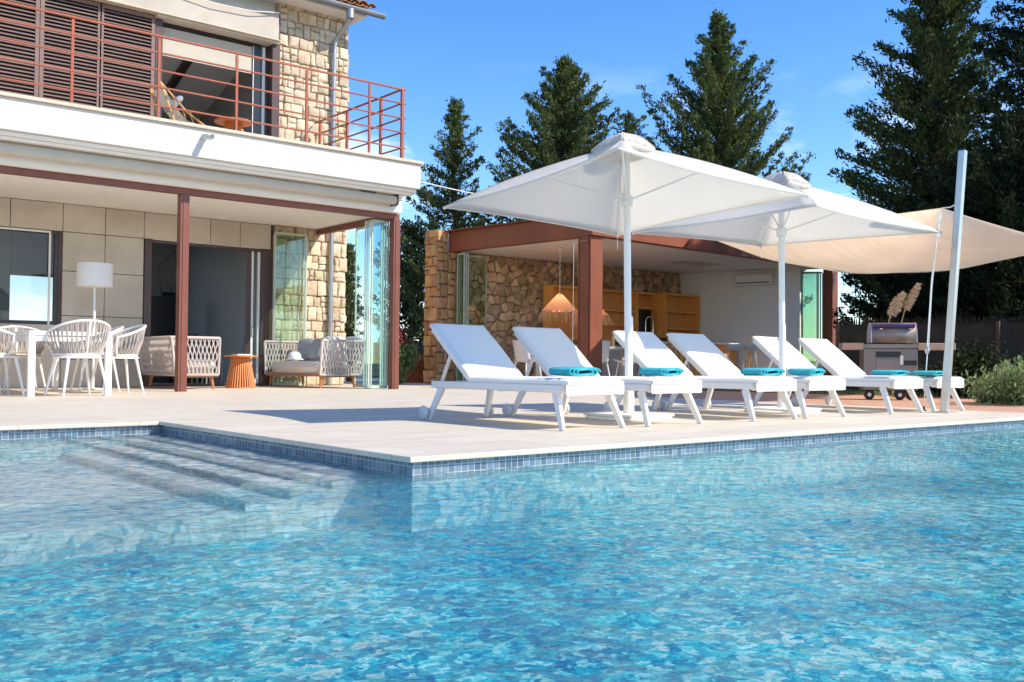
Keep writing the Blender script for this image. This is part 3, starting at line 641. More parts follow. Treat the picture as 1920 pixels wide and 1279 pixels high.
# folding glass of the porch
def panel(p0, p1, z0, z1, m, parent, frame='glassedge', fw=.028):
    a = Vector((p0[0], p0[1], 0)); b_ = Vector((p1[0], p1[1], 0)); t = (b_-a).normalized()
    q = MB(); q.bar(a+Vector((0,0,(z0+z1)/2)), b_+Vector((0,0,(z0+z1)/2)), .010, z1-z0); o = q.build('glass_panel', m, parent)
    q = MB()
    for e in (a, b_): q.bar(e+Vector((0,0,z0)), e+Vector((0,0,z1)), fw, fw)
    q.bar(a+Vector((0,0,z0-.03)), b_+Vector((0,0,z0-.03)), .03, .06); q.bar(a+Vector((0,0,z1+.02)), b_+Vector((0,0,z1+.02)), .03, .04)
    q.build('panel_frame', frame, o); return o
panel((10.10,16.30),(10.10,17.28), .07, 3.20, 'teal_glass', V)
for i in range(4): panel((9.70+.0*i,16.00+.085*i),(10.06,16.00+.085*i), .07, 3.20, 'teal_glass', V, 'white' if i % 2 else 'glassedge', .024)
panel((9.06,18.86),(9.78,18.86), .07, 3.18, 'green_glass', V, 'white')
panel((9.04,18.78),(9.76,18.78), .07, 3.18, 'glass', V, 'glassedge')

# ------------------------------------------------------------------ pool house
P = thing('pool_house', 'single storey golden stone pool house with rust steel beams and open front', 'pool house', (18, 17, 0))
P0, P1, P2, P3 = (14.62,15.0), (24.6,15.6), (22.85,19.66), (14.2,19.72)
ZB, ZT = 3.27, 3.75
s = MB(); s.bar((14.45,15.0,(ZB+ZT)/2),(25.0,15.63,(ZB+ZT)/2), .22, ZT-ZB); s.build('front_beam', 'rust', P, bevel=.006)
s = MB(); s.bar((14.66,15.13,(ZB+ZT)/2),(14.19,19.61,(ZB+ZT)/2), .22, ZT-ZB); s.build('side_beam', 'rust', P, bevel=.006)
s = MB(); s.box((14.50,14.98,0),(14.86,15.02,ZB-.002)); s.box((14.50,15.34,0),(14.86,15.38,ZB-.002)); s.box((14.65,15.022,0),(14.71,15.338,ZB-.002)); s.box((14.50,15.04,0),(14.52,15.32,ZB-.002)); s.build('post', 'rust', P, bevel=.003)
s = MB(); s.box((24.45,15.45,0),(24.72,15.75,ZB-.002)); s.build('post', 'rust', P, bevel=.003)
s = MB(); s.prism([(14.75,15.15),(24.6,15.75),(23.6,19.98),(14.3,20.05),(14.25,19.7)], ZB+.03, ZT-.02); s.build('roof_slab', 'ceiling', P)
s = MB(); s.bar((14.42,14.98,ZT+.012),(25.0,15.62,ZT+.012), .30, .02); s.bar((14.64,15.2,ZT+.014),(14.05,19.6,ZT+.014), .30, .02); s.build('roof_edge', 'rust', P)
s = MB(); s.box((20.0,17.0,ZB+.026),(21.6,17.8,ZB+.04)); s.build('ceiling_grille', 'coping', P)
s = MB(); wall_panel(s, (13.74,19.62), (14.06,19.62), 0, 3.80, .17, .25, 8, blocks=True); wall_panel(s, (14.06,19.62), (14.30,19.62), 0, ZB, .20, .28, 9, blocks=True); wall_panel(s, (13.74,20.1), (13.74,19.62), 0, 3.80, .24, .27, 10, blocks=True); s.build('stone_column', 'warmstone', P, smooth=50)
s = MB(); s.box((13.745,19.63,0),(14.05,20.09,3.80)); s.box((14.052,19.63,0),(14.30,20.09,ZB)); s.build('column_mortar', 'mortar', P)
s = MB(); wall_panel(s, (14.3,19.72), (22.85,19.72), 0, ZB+.03, .23, .20, 12, jit=.55, gap=.007, depth=.055); s.build('stone_back_wall', 'darkstone', P, smooth=35)
s = MB(); s.box((14.31,19.73,0),(23.3,20.0,ZB+.028)); s.build('back_mortar', 'mortar', P)
s = MB(); s.prism([(22.86,19.71),(23.86,16.12),(24.1,16.18),(23.1,19.78)], 0, ZB+.03); s.build('white_wall', 'ceiling', P)
s = MB(); s.prism([(14.4,15.0),(24.7,15.6),(23.2,19.7),(14.3,19.7)], -.004, .022); s.build('pool_house_floor', 'deck', P)
panel((14.22,19.35),(15.12,19.42), .09, 3.16, 'green_glass', P, 'glassedge')
for i in range(3): panel((14.12+.06*i,19.0),(14.17+.06*i,19.34), .09, 3.16, 'green_glass', P, 'glassedge', .024)
panel((23.90,16.15),(24.30,15.85), .09, 3.16, 'green_glass', P, 'glassedge')
for i in range(3): panel((24.02+.10*i,16.35-.03*i),(24.28+.08*i,15.80-.02*i), .09, 3.16, 'green_glass', P, 'glassedge', .024)
s = MB(); s.tube([(14.6,15.12,3.2),(14.15,15.14,3.1),(14.13,15.14,.4)], .004, 6); s.build('cord', 'ceiling', P)
# kitchen wall unit
K = thing('wall_unit', 'open honey wood shelf unit on the rubble stone wall of the pool house', 'shelves', (20,19.4,1.15))
def frame_box(x0, x1, z0, z1, y0, y1, t=.05):
    q = MB(); q.box((x0,y0,z0),(x0+t,y1,z1)); q.box((x1-t,y0,z0),(x1,y1,z1)); q.box((x0+t,y0,z0),(x1-t,y1,z0+t)); q.box((x0+t,y0,z1-t),(x1-t,y1,z1)); q.box((x0+t,y1-.02,z0+t),(x1-t,y1,z1-t)); return q
frame_box(17.03,18.80,1.16,2.60,19.05,19.40,.07).build('open_door_panel', 'shelf', K, bevel=.004)
q = frame_box(18.90,20.50,1.16,2.60,19.25,19.62); 
for z in (1.60, 2.0): q.box((18.95,19.27,z),(20.45,19.60,z+.05))
q.build('shelf_case', 'shelf', K, bevel=.004)
q = frame_box(20.505,21.45,1.16,2.60,19.25,19.62); q.box((20.56,19.27,2.12),(21.40,19.60,2.17)); q.build('sink_niche', 'shelf', K, bevel=.004)
s = MB(); s.box((20.56,19.56,1.22),(21.40,19.595,2.11)); s.build('niche_back', 'black', K)
q = frame_box(21.46,23.0,1.30,2.62,19.02,19.36,.07)
for z in (1.55, 2.05): q.box((21.53,19.04,z),(22.93,19.33,z+.06))
q.build('open_door_shelves', 'shelf', K, bevel=.004)
s = MB(); s.box((18.9,19.0,.85),(22.9,19.6,.93)); s.box((18.95,19.05,0),(22.85,19.58,.848)); s.build('counter', 'kitchen', K, bevel=.004)
s = MB(); s.tube([(20.9,19.3,.93),(20.9,19.3,1.75)]+[(20.9+.16-.16*math.cos(a),19.3-.0,1.75+.16*math.sin(a)) for a in (.5,1,1.57,2.1,2.6)]+[(21.22,19.3,1.72),(21.22,19.3,1.45)], .022, 10)
tag(s.build('kitchen_tap', 'chrome', None, smooth=True), 'tall curved chrome kitchen tap in the wood shelf niche', 'tap')
s = MB(); s.lathe([(0,.0),(.16,.0),(.20,.08),(.16,.2),(.04,.26),(.03,.30),(0,.31)], 20, (22.2,19.1,.931)); tag(s.build('lidded_pot', 'black', None, smooth=True), 'black domed pot standing on the pool house counter', 'pot')
# air conditioner
a = thing('air_conditioner', 'white wall mounted air conditioner high on the pool house wall', 'air conditioner', (23.4,17.3,2.9))
dn = Vector((-.964,-.267,0)); tn = Vector((.267,-.964,0)); c0 = Vector((23.50,17.36,3.0))
q = MB(); e0 = c0-tn*.55; e1 = c0+tn*.55; q.bar(e0+dn*.13, e1+dn*.13, .22, .32); q.build('casing', 'white', a, bevel=.03, seg=3)
q = MB(); q.bar(e0+dn*.245+tn*.05+Vector((0,0,-.09)), e1+dn*.245-tn*.05+Vector((0,0,-.09)), .012, .03); q.build('air_flap', 'dark', a)
# pendant lamps
def pendant(x, y, z, label):
    t = thing('pendant_lamp', label, 'lamp', (x,y,z), 'straw pendant lamps')
    q = MB(); q.tube([(x,y,ZB+.0),(x,y,z+.48)], .008, 6); q.lathe([(0,0),(.06,0),(.05,-.06),(.0,-.07)], 14, (x,y,ZB+.02)); q.build('cord', 'white', t, smooth=True)
    q = MB(); prof = []
    for i in range(13): k = i/12; prof.append((.04+.40*k+(.012 if i % 2 else 0), .48-.42*k))
    q.lathe(prof, 28, (x,y,z)); q.build('lamp_shade', 'straw', t, smooth=True)
    q = MB(); rr = random.Random(int(x*10))
    for i in range(120):
        an = rr.random()*6.283; L = rr.uniform(.10, .32); o = rr.uniform(.0, .7)
        p0 = Vector((x+.43*math.cos(an), y+.43*math.sin(an), z+.06)); p1 = p0+Vector((math.cos(an+rr.uniform(-.5,.5))*L*o, math.sin(an+rr.uniform(-.5,.5))*L*o, -L))
        q.bar(p0, p1, .012, .006, w2=.3)
    q.build('fringe', 'straw', t)
    q = MB(); q.lathe([(0,-.06),(.035,-.04),(.045,0),(.03,.05),(.02,.08)], 12, (x,y,z+.40)); q.build('bulb', 'bulb', t, smooth=True)
    pl_ = bpy.data.lights.new('lamp_light', 'POINT'); pl_.energy = 26; pl_.color = (1,.82,.6); pl_.shadow_soft_size = .05; po_ = bpy.data.objects.new('lamp_light', pl_); col.objects.link(po_); po_.parent = t; po_.location = (0,0,.30)
pendant(15.72, 17.3, 1.72, 'straw fringed pendant lamp left of the thick rusty steel post')
pendant(16.75, 17.3, 1.66, 'straw fringed pendant lamp partly behind the thick rusty steel post')

# ------------------------------------------------------------------ loungers
def make_lounger():
    t = thing('sun_lounger', 'x', 'sun lounger', (0,0,0), 'white sun loungers in a row beside the pool')
    W = .62
    q = MB()
    for x in (0, W-.045): q.box((x,0,.285),(x+.038,1.72,.345))
    q.box((.046,.0,.275),(W-.046,.045,.34)); q.box((.046,1.675,.275),(W-.046,1.72,.34)); q.box((.046,.80,.275),(W-.046,.84,.33))
    q.build('frame', 'white', t, bevel=.008)
    for x, sx_ in ((.035,-1),(W-.035,1)):
        for y, sy_ in ((.10,-1),(1.60,1)):
            q = MB(); q.bar((x,y,.285),(x+.05*sx_,y+.13*sy_,0 if sy_ < 0 else .012), .064, .042, w2=.70, up=(1,0,0)); q.build('leg', 'white', t, bevel=.006)
            if sy_ > 0:
                q = MB(); q.lathe([(.03,-.016),(.055,-.014),(.062,-.006),(.062,.006),(.055,.014),(.03,.016)], 20, (x+.05*sx_+.045*sx_,y+.15*sy_,.062), 'x'); q.build('wheel', 'wheel', t, smooth=50)
    # flat mattress (sags very slightly) and raised back
    def slab_(fn_c, L, wd, th, ny=10, nx=8):
        q = MB()
        def top(u, v):
            e = min(u, 1-u)*wd; f = min(v, 1-v)*L; k = min(1, min(e, f)/.035); return fn_c(u, v, th*(.55+.45*math.sqrt(max(0, 1-(1-k)**2))) + .003*math.sin(9*v+3*u))
        q.grid(top, 24, 40); q.grid(lambda u, v: fn_c(u, v, 0), 24, 40, True)
        n1 = 25*41
        for j in range(40):
            a0, b0 = j*25, (j+1)*25; q.f.append((b0, a0, n1+a0, n1+b0)); a0, b0 = j*25+24, (j+1)*25+24; q.f.append((a0, b0, n1+b0, n1+a0))
        for i in range(24): q.f.append((i, i+1, n1+i+1, n1+i)); a0 = 40*25+i; q.f.append((a0+1, a0, n1+a0, n1+a0+1))
        return q
    slab_(lambda u, v, h: (.01+u*(W-.02), -.06+v*1.25, .347+h), 1.25, W-.02, .046).build('mattress', 'cushion', t, smooth=60)
    an = R_(38.5); L = .74; y0, z0 = 1.19, .372
    slab_(lambda u, v, h: (.01+u*(W-.02), y0+v*L*math.cos(an)-h*math.sin(an), z0+v*L*math.sin(an)+h*math.cos(an)), L, W-.02, .048).build('backrest', 'cushion', t, smooth=60)
    for x in (.03, W-.06):
        q = MB(); q.bar((x+.015,y0+.03,z0-.005),(x+.015,y0+L*.96*math.cos(an)+.012,z0+L*.96*math.sin(an)-.016), .03, .03); q.bar((x+.015,y0+.36*math.cos(an)+.02,z0+.36*math.sin(an)-.03),(x+.015,1.62,.33), .022, .022); q.build('back_support', 'white', t)
    # woven slatted band across the foot end
    q = MB(); q.box((.004,-.052,.345),(W-.004,-.044,.352)); q.box((.004,-.052,.268),(W-.004,-.044,.276)); n_ = 26
    for i in range(n_): x = .008+(W-.016)*i/(n_-1); q.box((x-.0085,-.053,.2765),(x+.0085,-.045,.3445))
    q.build('slatted_foot_rail', 'white', t)
    return t
labs = ['first white lounger from the left, half in front of the house corner post',
        'white lounger second from the left, left of the near umbrella pole',
        'white lounger third from the left, just right of the near umbrella pole',
        'white lounger fourth from the left, left of the far umbrella pole',
        'white lounger fifth from the left, just right of the far umbrella pole',
        'white lounger furthest right, behind the tilted steel sail pole']
LX = [4.95, 5.89, 7.28, 8.10, 9.65, 10.57]
labs = ['leftmost white lounger, nearest the house, its backrest clear of the other loungers',
        'second white lounger from the left, its foot touching the near umbrella pole',
        'third white lounger from the left, first one right of the near umbrella pole',
        'fourth white lounger from the left, last one left of the far umbrella pole',
        'fifth white lounger from the left, first one right of the far umbrella pole',
        'rightmost white lounger, its foot end behind the tilted steel pole']
l0 = make_lounger()
for i, x in enumerate(LX):
    o = l0 if i == 0 else copy_tree(l0); place(o, (x, 5.42, 0), R_([0,-.6,.4,-.3,.5,-.4][i]), labs[i])
def make_towel():
    q = MB(); pts = []; a, b_ = .165, .032
    # flattened spiral section in x-z, swept along y
    N = 150
    for i in range(N):
        t = i/(N-1); an = t*2*math.pi*2.6; k = 1-.62*t*.9
        x = a*k*math.copysign(abs(math.cos(an))**.55, math.cos(an)); z = b_*k*math.copysign(abs(math.sin(an))**.75, math.sin(an))
        pts.append((x, z))
    def f(u, v):
        i = min(N-1, int(round(u*(N-1)))); x, z = pts[i]; y = -.12+.24*v
        return (x+.006*math.sin(3*v*3.1), y+.006*math.sin(x*30), z+b_+.010+.003*math.sin(x*25+v*4))
    q.grid(f, N-1, 8)
    o = q.build('towel', 'teal', None, smooth=True, solid=.011); tag(o, 'x', 'towel', 'folded turquoise towels on the loungers'); return o
TX = [(4.93+.30,5.60),(5.61+.45,5.60),(7.28+.30,5.60),(8.10+.28,5.62),(9.65+.24,5.58),(10.57+.30,5.56)]
t0 = make_towel(); tl = ['leftmost folded turquoise towel, on the first lounger from the house', 'folded turquoise towel on the second lounger, right of the near umbrella pole', 'folded turquoise towel on the third lounger, left of the far umbrella pole',
      'small folded turquoise towel on the fourth lounger, right of the far umbrella pole', 'folded turquoise towel on the fifth lounger, below the barbecue', 'rightmost folded turquoise towel, crossed by the tilted steel pole']
TX = [5.17, 6.17, 7.57, 8.28, 9.84, 10.68]; TR = [0, 4, -3, 6, -5, 3]; TS = [(1,1,1),(.9,1,1),(1.05,1,1),(.88,1,1),(1.0,1.05,.82),(1.08,1,.75)]
for i in range(6):
    o = t0 if i == 0 else copy_tree(t0); o.location = (TX[i], 5.52, .401); o.rotation_euler = (0,0,R_(TR[i])); o.scale = TS[i]; o['label'] = tl[i]

# ------------------------------------------------------------------ umbrellas
def umbrella(base, top, L, F, Rr, N, apex, label, rnd, plate):
    t = thing('parasol', label, 'umbrella', (base[0],base[1],0), 'white square parasols between the loungers')
    base = Vector(base); top = Vector(top); L, F, Rr, N, apex = map(Vector, (L, F, Rr, N, apex))
    q = MB(); q.tube([base, top], .033, 18); q.build('pole', 'white', t, smooth=50)
    q = MB(); q.lathe([(.05,.0),(.05,.22),(.042,.24),(.036,.30),(.036,.9),(.034,.92)], 18, (base.x,base.y,.03)); q.build('pole_sleeve', 'white', t, smooth=40)
    q = MB(); q.lathe([(0,.004),(.40,.004),(.40,.02),(.37,.026),(0,.027)], 40, (base.x,base.y,0)); q.build('base_plate', 'cover', t, smooth=30)
    q = MB(); q.box((base.x-.30,base.y-.30,.0275),(base.x+.30,base.y+.30,.05)); q.build('base_weight', 'cover', t, bevel=.008)
    cs = [N, L, F, Rr]; q = MB()
    for i in range(4):
        A, B = cs[i], cs[(i+1)%4]
        def f(u, v, A=A, B=B):
            e = A.lerp(B, u); s_ = 4*u*(1-u)
            mid = (A+B)/2; inward = (apex-mid); inward.z = 0; inward.normalize()
            e = e+inward*(.10*s_)+Vector((0,0,-.0))
            p = apex.lerp(e, v); p.z += -.055*s_*v*(1-v)*4*.6 + .05*4*v*(1-v)*(1-s_)
            return p
        q.grid(f, 14, 12)
    q.build('canopy', 'canopy', t, smooth=60, solid=.004)
    q = MB()
    for i in range(4):
        A, B = cs[i], cs[(i+1)%4]; inward = apex-(A+B)/2; inward.z = 0; inward.normalize()
        q.tube([A.lerp(B, k/14)+inward*(.10*4*(k/14)*(1-k/14))+Vector((0,0,-.004)) for k in range(15)], .009, 6)
    q.build('hem', 'canopy', t, smooth=True)
    # vent cap: small second roof with puckered cloth
    q = MB(); rr = random.Random(rnd); cap = apex+Vector((0,0,.09))
    for i in range(4):
        A = apex.lerp(cs[i], .175)+Vector((0,0,.05)); B = apex.lerp(cs[(i+1)%4], .175)+Vector((0,0,.05))
        def f(u, v, A=A, B=B):
            e = A.lerp(B, u); p = cap.lerp(e, v); p.z += .042*math.sin(v*math.pi)*(1+.15*math.sin(u*25+i)); p += Vector((.006*math.sin(31*u+4*v+i), .006*math.sin(27*u+i), .008*math.sin(22*u+3*i)*v)); return p
        q.grid(f, 16, 8)
        def f2(u, v, A=A, B=B):
            p = A.lerp(B, u); p.z -= v*.06; return p+Vector((.004*math.sin(40*u),.004*math.cos(36*u),0))
        q.grid(f2, 16, 2)
    q.build('vent_cap', 'canopy', t, smooth=60, solid=.004)
    hub = base.lerp(top, .80)
    for c in cs:
        q = MB(); pts = []
        for k in range(9):
            v = k/8; p = apex.lerp(c, v); p.z += .05*4*v*(1-v)-.018; pts.append(p)
        q.tube(pts, .011, 8); q.tube([hub, pts[4]+Vector((0,0,-.004))], .009, 8); q.build('rib', 'white', t, smooth=True)
    q = MB(); q.lathe([(.034,-.05),(.055,-.045),(.055,.045),(.034,.05)], 16, hub); q.build('hub', 'white', t, smooth=40); q = MB(); q.lathe([(.034,-.04),(.05,-.035),(.05,.035),(.0,.05)], 16, top-Vector((0,0,.02))); q.build('hub', 'white', t, smooth=40)
    q = MB(); q.grid(lambda u, v: F+Vector((-.05*u, -.05*u, .01-v*.16+.02*math.sin(u*7))), 6, 6); q.build('tie_strap', 'canopy', t, solid=.003)
umbrella((6.60,6.30,.03), (6.53,6.28,2.52), (5.39,7.60,2.0), (7.53,7.37,1.90), (7.39,4.91,2.0), (5.25,5.14,2.14), (6.50,6.28,2.54),
         'near white square parasol, its pole rising right of the second lounger', 3, 'rust')
umbrella((9.00,6.30,.03), (9.02,6.33,2.45), (8.04,7.63,2.0), (10.09,7.38,2.0), (10.49,5.27,2.0), (8.44,5.52,2.10), (9.15,6.4,2.56),
         'far white square parasol, its canopy overlapping the beige shade sail', 7, 'white')

# ------------------------------------------------------------------ sail, its pole and rope
pb = Vector((10.52,5.26,0)); ptp = Vector((10.63,5.10,2.90)); sN = Vector((11.05,5.55,2.36)); sA = Vector((18.0,15.0,3.66)); sC = Vector((19.32,7.25,2.84))
t = thing('sail_pole', 'tilted square steel pole standing at the pool edge holding the shade sail', 'pole', tuple(pb))
q = MB(); q.bar(pb, ptp, .075, .075, up=(0,1,0)); q.build('pole', 'steel', t, bevel=.01, seg=3)
q = MB(); q.box((pb.x-.10,pb.y-.10,.0),(pb.x+.10,pb.y+.10,.014)); q.lathe([(.012,0),(.012,.012),(0,.012)], 8, (pb.x-.07,pb.y-.07,.014)); q.build('base_plate', 'steel', t, bevel=.003)
rp0 = pb.lerp(ptp, .80)
q = MB(); q.tube([rp0, rp0.lerp(sN, .5)+Vector((0,0,-.02)), sN], .008, 6)
q.tube([sN, sN+Vector((-.02,.03,-.25)), sN+Vector((-.06,0,-.40)), sN+Vector((-.10,0,-.2)), rp0+Vector((.15,.1,-.05))], .006, 6)
rb = Vector((10.76,5.62,0)); q.tube([sN+Vector((-.03,0,-.05)), Vector((10.9,5.6,1.5)), Vector((10.80,5.6,.74))], .007, 6); q.tube([Vector((10.80,5.6,.66)), Vector((10.77,5.61,.3)), rb+Vector((0,0,.06))], .007, 6)
q.tube([sN+Vector((-.06,0,-.05)), Vector((10.87,5.58,1.4)), Vector((10.79,5.58,.72))], .005, 6)
rope = tag(q.build('rope', 'cover', None, smooth=True), 'thin pale rope hanging from the sail corner down to the deck', 'rope')
q = MB(); q.lathe([(.0,-.05),(.018,-.04),(.03,0),(.018,.04),(0,.05)], 12, (10.80,5.6,.70)); q.build('pulley', 'steel', rope, smooth=True)
q = MB(); q.lathe([(.03,0),(.03,.012),(.012,.02),(.012,.05),(0,.055)], 12, (rb.x,rb.y,0)); q.build('floor_ring', 'dark', rope, smooth=True)
q = MB()
def sail(u, v):
    # v from N (0) to far edge A-C (1)
    far = sA.lerp(sC, u); s_ = 4*u*(1-u); far = far+Vector((0,0,-.78*s_*(1-.0*u)))+ (sN-sA.lerp(sC,.5)).normalized()*(.35*s_)
    p = sN.lerp(far, v); e = 4*v*(1-v)
    p.z += -.18*e*s_ - .05*e*(1-s_) + .015*math.sin(26*u+5*v)*v
    return p
q.grid(sail, 60, 36); tag(q.build('shade_sail', 'sail', None, smooth='all', solid=.003), 'large beige triangular shade sail stretched from the pole to the pool house', 'shade sail')
q = MB(); q.tube([Vector((10.2,15.3,3.95)).lerp(Vector((14.6,14.9,3.85)), k/8)+Vector((0,0,-.10*4*(k/8)*(1-k/8))) for k in range(9)], .010, 6)
tag(q.build('cable', 'cushion', None), 'thin white cable strung from the balcony slab to the pool house', 'cable')

# ------------------------------------------------------------------ porch furniture
def make_dining_chair():
    t = thing('dining_chair', 'x', 'chair', (0,0,0), 'white woven rope dining chairs')
    # front faces +y
    q = MB(); hoop_b = []; hoop_t = []
    for i in range(25):
        a = R_(-205+230*i/24+0) ; 
    def ring(k): # k 0..1 around the back from left arm front to right arm front
        a = R_(20-220*k); return a
    def bot(k): a = ring(k); return Vector((.27*math.cos(a), .26*math.sin(a)+.02, .52))
    def topp(k): a = ring(k); s_ = math.sin(math.pi*k); return Vector((.37*math.cos(a), .33*math.sin(a)+.02-.03*s_, .76+.18*s_**1.3))
    q.lathe([(0,-.02),(.25,-.02),(.275,0),(.25,.02),(0,.02)], 28, (0,.02,.50)); q.build('seat', 'beige', t, smooth=50)
    q = MB(); q.tube([bot(k/24) for k in range(25)], .013, 8); q.tube([(.275*math.cos(a*.2618), .275*math.sin(a*.2618)+.02, .485) for a in range(24)], .014, 8, closed=True)
    q.tube([bot(0)]+[bot(0).lerp(topp(0), .5)+Vector((.01,.02,0))]+[topp(k/24) for k in range(25)]+[bot(1).lerp(topp(1), .5)+Vector((-.01,.02,0)), bot(1)], .017, 8)
    q.tube([bot(.5), topp(.5)], .013, 8)
    q.build('frame', 'white', t, smooth=True)
    q = MB(); n = 46
    for i in range(n):
        k = (i+.5)/n; d_ = .03*(1 if i % 2 else -1); k2 = min(1, max(0, k+d_)); p, r3 = bot(k2), topp(k); m_ = p.lerp(r3, .5)+Vector((math.cos(ring(k)),math.sin(ring(k)),0))*.015
        q.tube([p, m_, r3], .0085, 5)
    for zz in (.545, .565): q.tube([bot(k/24)*1+Vector((0,0,zz-.52)) for k in range(25)], .010, 6)
    q.build('rope_back', 'chair_rope', t, smooth=True)
    for x, y in ((-1,-1),(1,-1),(-1,1),(1,1)):
        q = MB(); q.tube([(x*.19,y*.19+.02,.49),(x*.28,y*.27+.02,0)], [.022,.013], 10); q.build('leg', 'white', t, smooth=True)
    return t
TB = thing('dining_table', 'white rectangular outdoor dining table on the porch at the left edge', 'table', (3.9,15.9,0))
q = MB(); q.box((3.33,14.36,.84),(4.42,17.2,.90)); q.build('table_top', 'white', TB, bevel=.006)
for x, y in ((3.37,14.40),(4.38,14.40),(3.37,17.16),(4.38,17.16)):
    q = MB(); q.box((x-.045,y-.04,0),(x+.045,y+.04,.838)); q.build('leg', 'white', TB, bevel=.004)
q = MB(); q.box((3.42,14.38,.76),(4.33,14.42,.838)); q.box((3.35,14.45,.76),(3.39,17.1,.838)); q.build('apron', 'white', TB)
ch = make_dining_chair()
chairs = [((3.98,14.42,0), 8, 'woven rope dining chair at the near end of the white table, back to the pool'),
          ((4.82,15.35,0), 92, 'woven rope dining chair right of the white table, nearest the rope sofa'),
          ((4.80,16.35,0), 86, 'woven rope dining chair right of the white table, hidden behind the chair nearest it'),
          ((3.02,15.05,0), -84, 'woven rope dining chair at the left edge of the photo, left of the table leg'),
          ((2.98,16.05,0), -95, 'woven rope dining chair at the left side of the table, half behind the leftmost one'),
          ((3.9,17.35,0), 180, 'woven rope dining chair at the far end of the white table')]
for i, (l, a_, lb) in enumerate(chairs):
    o = ch if i == 0 else copy_tree(ch); place(o, l, R_(a_), lb, 1.12)
Lp = thing('floor_lamp', 'white floor lamp with drum shade standing before the clad wall', 'lamp', (5.05,17.5,0))
q = MB(); q.lathe([(.0,0),(.17,0),(.17,.02),(.03,.03),(.022,.05),(.022,1.8),(0,1.8)], 20, (5.08,17.5,0)); q.build('stand', 'white', Lp, smooth=30)
q = MB(); q.lathe([(.285,0),(.29,.02),(.29,.38),(.285,.40)], 36, (5.08,17.5,1.77)); q.v = q.v; q.build('lamp_shade', 'cushion', Lp, smooth=30)

def weave(q, fn, n, vseg=14, amp=.016, r=.012):
    """vertical ropes pinched together in pairs; fn(u, v, d)->point"""
    for i in range(n):
        u0 = (i+.5)/n
        for off in (0,):
            pts = []
            for k in range(vseg+1):
                v = k/vseg; ph = math.pi*5*v+(math.pi if i % 2 else 0)
                pts.append(fn(u0, v, amp*math.sin(ph), .006*math.cos(ph)))
            q.tube(pts, r, 5)
def make_sofa(name, label, loc, rz, W, D, nback, seatmat, cushions):
    """local: back along y=0 side, front faces +y; W along x, D along y"""
    t = thing(name, label, 'sofa', loc, None, rz)
    H0, H1 = .26, .92
    q = MB()
    out = .10
    # frames: arm panels (left, right) and back panel, leaning outward at the top
    def bk(u, v, d, e): return Vector((-W/2+W*u+d, -out*v-e, H0+.03+(H1-H0-.06)*v))
    def al(u, v, d, e): return Vector((-W/2-.05*v-e, D*u*1.0+d-out*v*(1-u), H0+.03+(H1-H0-.06)*v))
    def ar(u, v, d, e): return Vector((W/2+.05*v+e, D*u+d-out*v*(1-u), H0+.03+(H1-H0-.06)*v))
    weave(q, bk, nback); weave(q, al, int(D/.034)); weave(q, ar, int(D/.034))
    q.build('woven_rope', 'rope', t, smooth=True, world=False)
    q = MB()
    B0 = [Vector((-W/2,D,H0)),Vector((-W/2,0,H0)),Vector((W/2,0,H0)),Vector((W/2,D,H0))]
    T0 = [Vector((-W/2-.05,D,H1)),Vector((-W/2-.05,-out,H1)),Vector((W/2+.05,-out,H1)),Vector((W/2+.05,D,H1))]
    q.tube(B0, .026, 8); q.tube(T0, .026, 8); q.tube([B0[0],T0[0]], .026, 8); q.tube([B0[3],T0[3]], .026, 8); q.tube([B0[1],T0[1]], .026, 8); q.tube([B0[2],T0[2]], .026, 8)
    q.build('frame', 'rope', t, smooth=60, world=False)
    q = MB()
    q.grid(lambda u, v: Vector((-W/2+.02+(W-.04)*u,.03+(D-.03)*v,H0+.02)), 1, 1)
    q.build('seat_base', 'rope', t, world=False, solid=.03)
    q = MB(); q.box((-W/2,D-.06,H0-.035),(W/2,D,H0+.03)); q.box((-W/2+.03,.04,H0-.05),(-W/2+.08,D-.061,H0-.028)); q.box((W/2-.08,.04,H0-.05),(W/2-.03,D-.061,H0-.028)); q.build('seat_rail', 'teak', t, world=False, bevel=.004)
    for x, y in ((-W/2+.09,.12),(W/2-.09,.12),(-W/2+.09,D-.09),(W/2-.09,D-.09)):
        q = MB(); q.tube([(x,y,H0-.03),(x*1.03,y+(.03 if y > .3 else -.03),0)], [.036,.020], 10); q.build('leg', 'teak', t, world=False, smooth=True)
    q = MB(); q.pillow((0,D/2+.04,H0+.14), W-.05, D+.02, .26, Matrix.Rotation(R_(90),3,'X'), .16, 14); q.build('seat_cushion', seatmat, t, world=False, smooth=True)
    for (x, y, w_, h_, m_, tx, ty) in cushions:
        q = MB(); q.pillow((x,y,H0+.25+h_/2), w_, h_, .20, Matrix.Rotation(R_(ty),3,'Z')@Matrix.Rotation(R_(tx),3,'X'), .32, 12); q.build('back_cushion', m_, t, world=False, smooth=True)
    return t
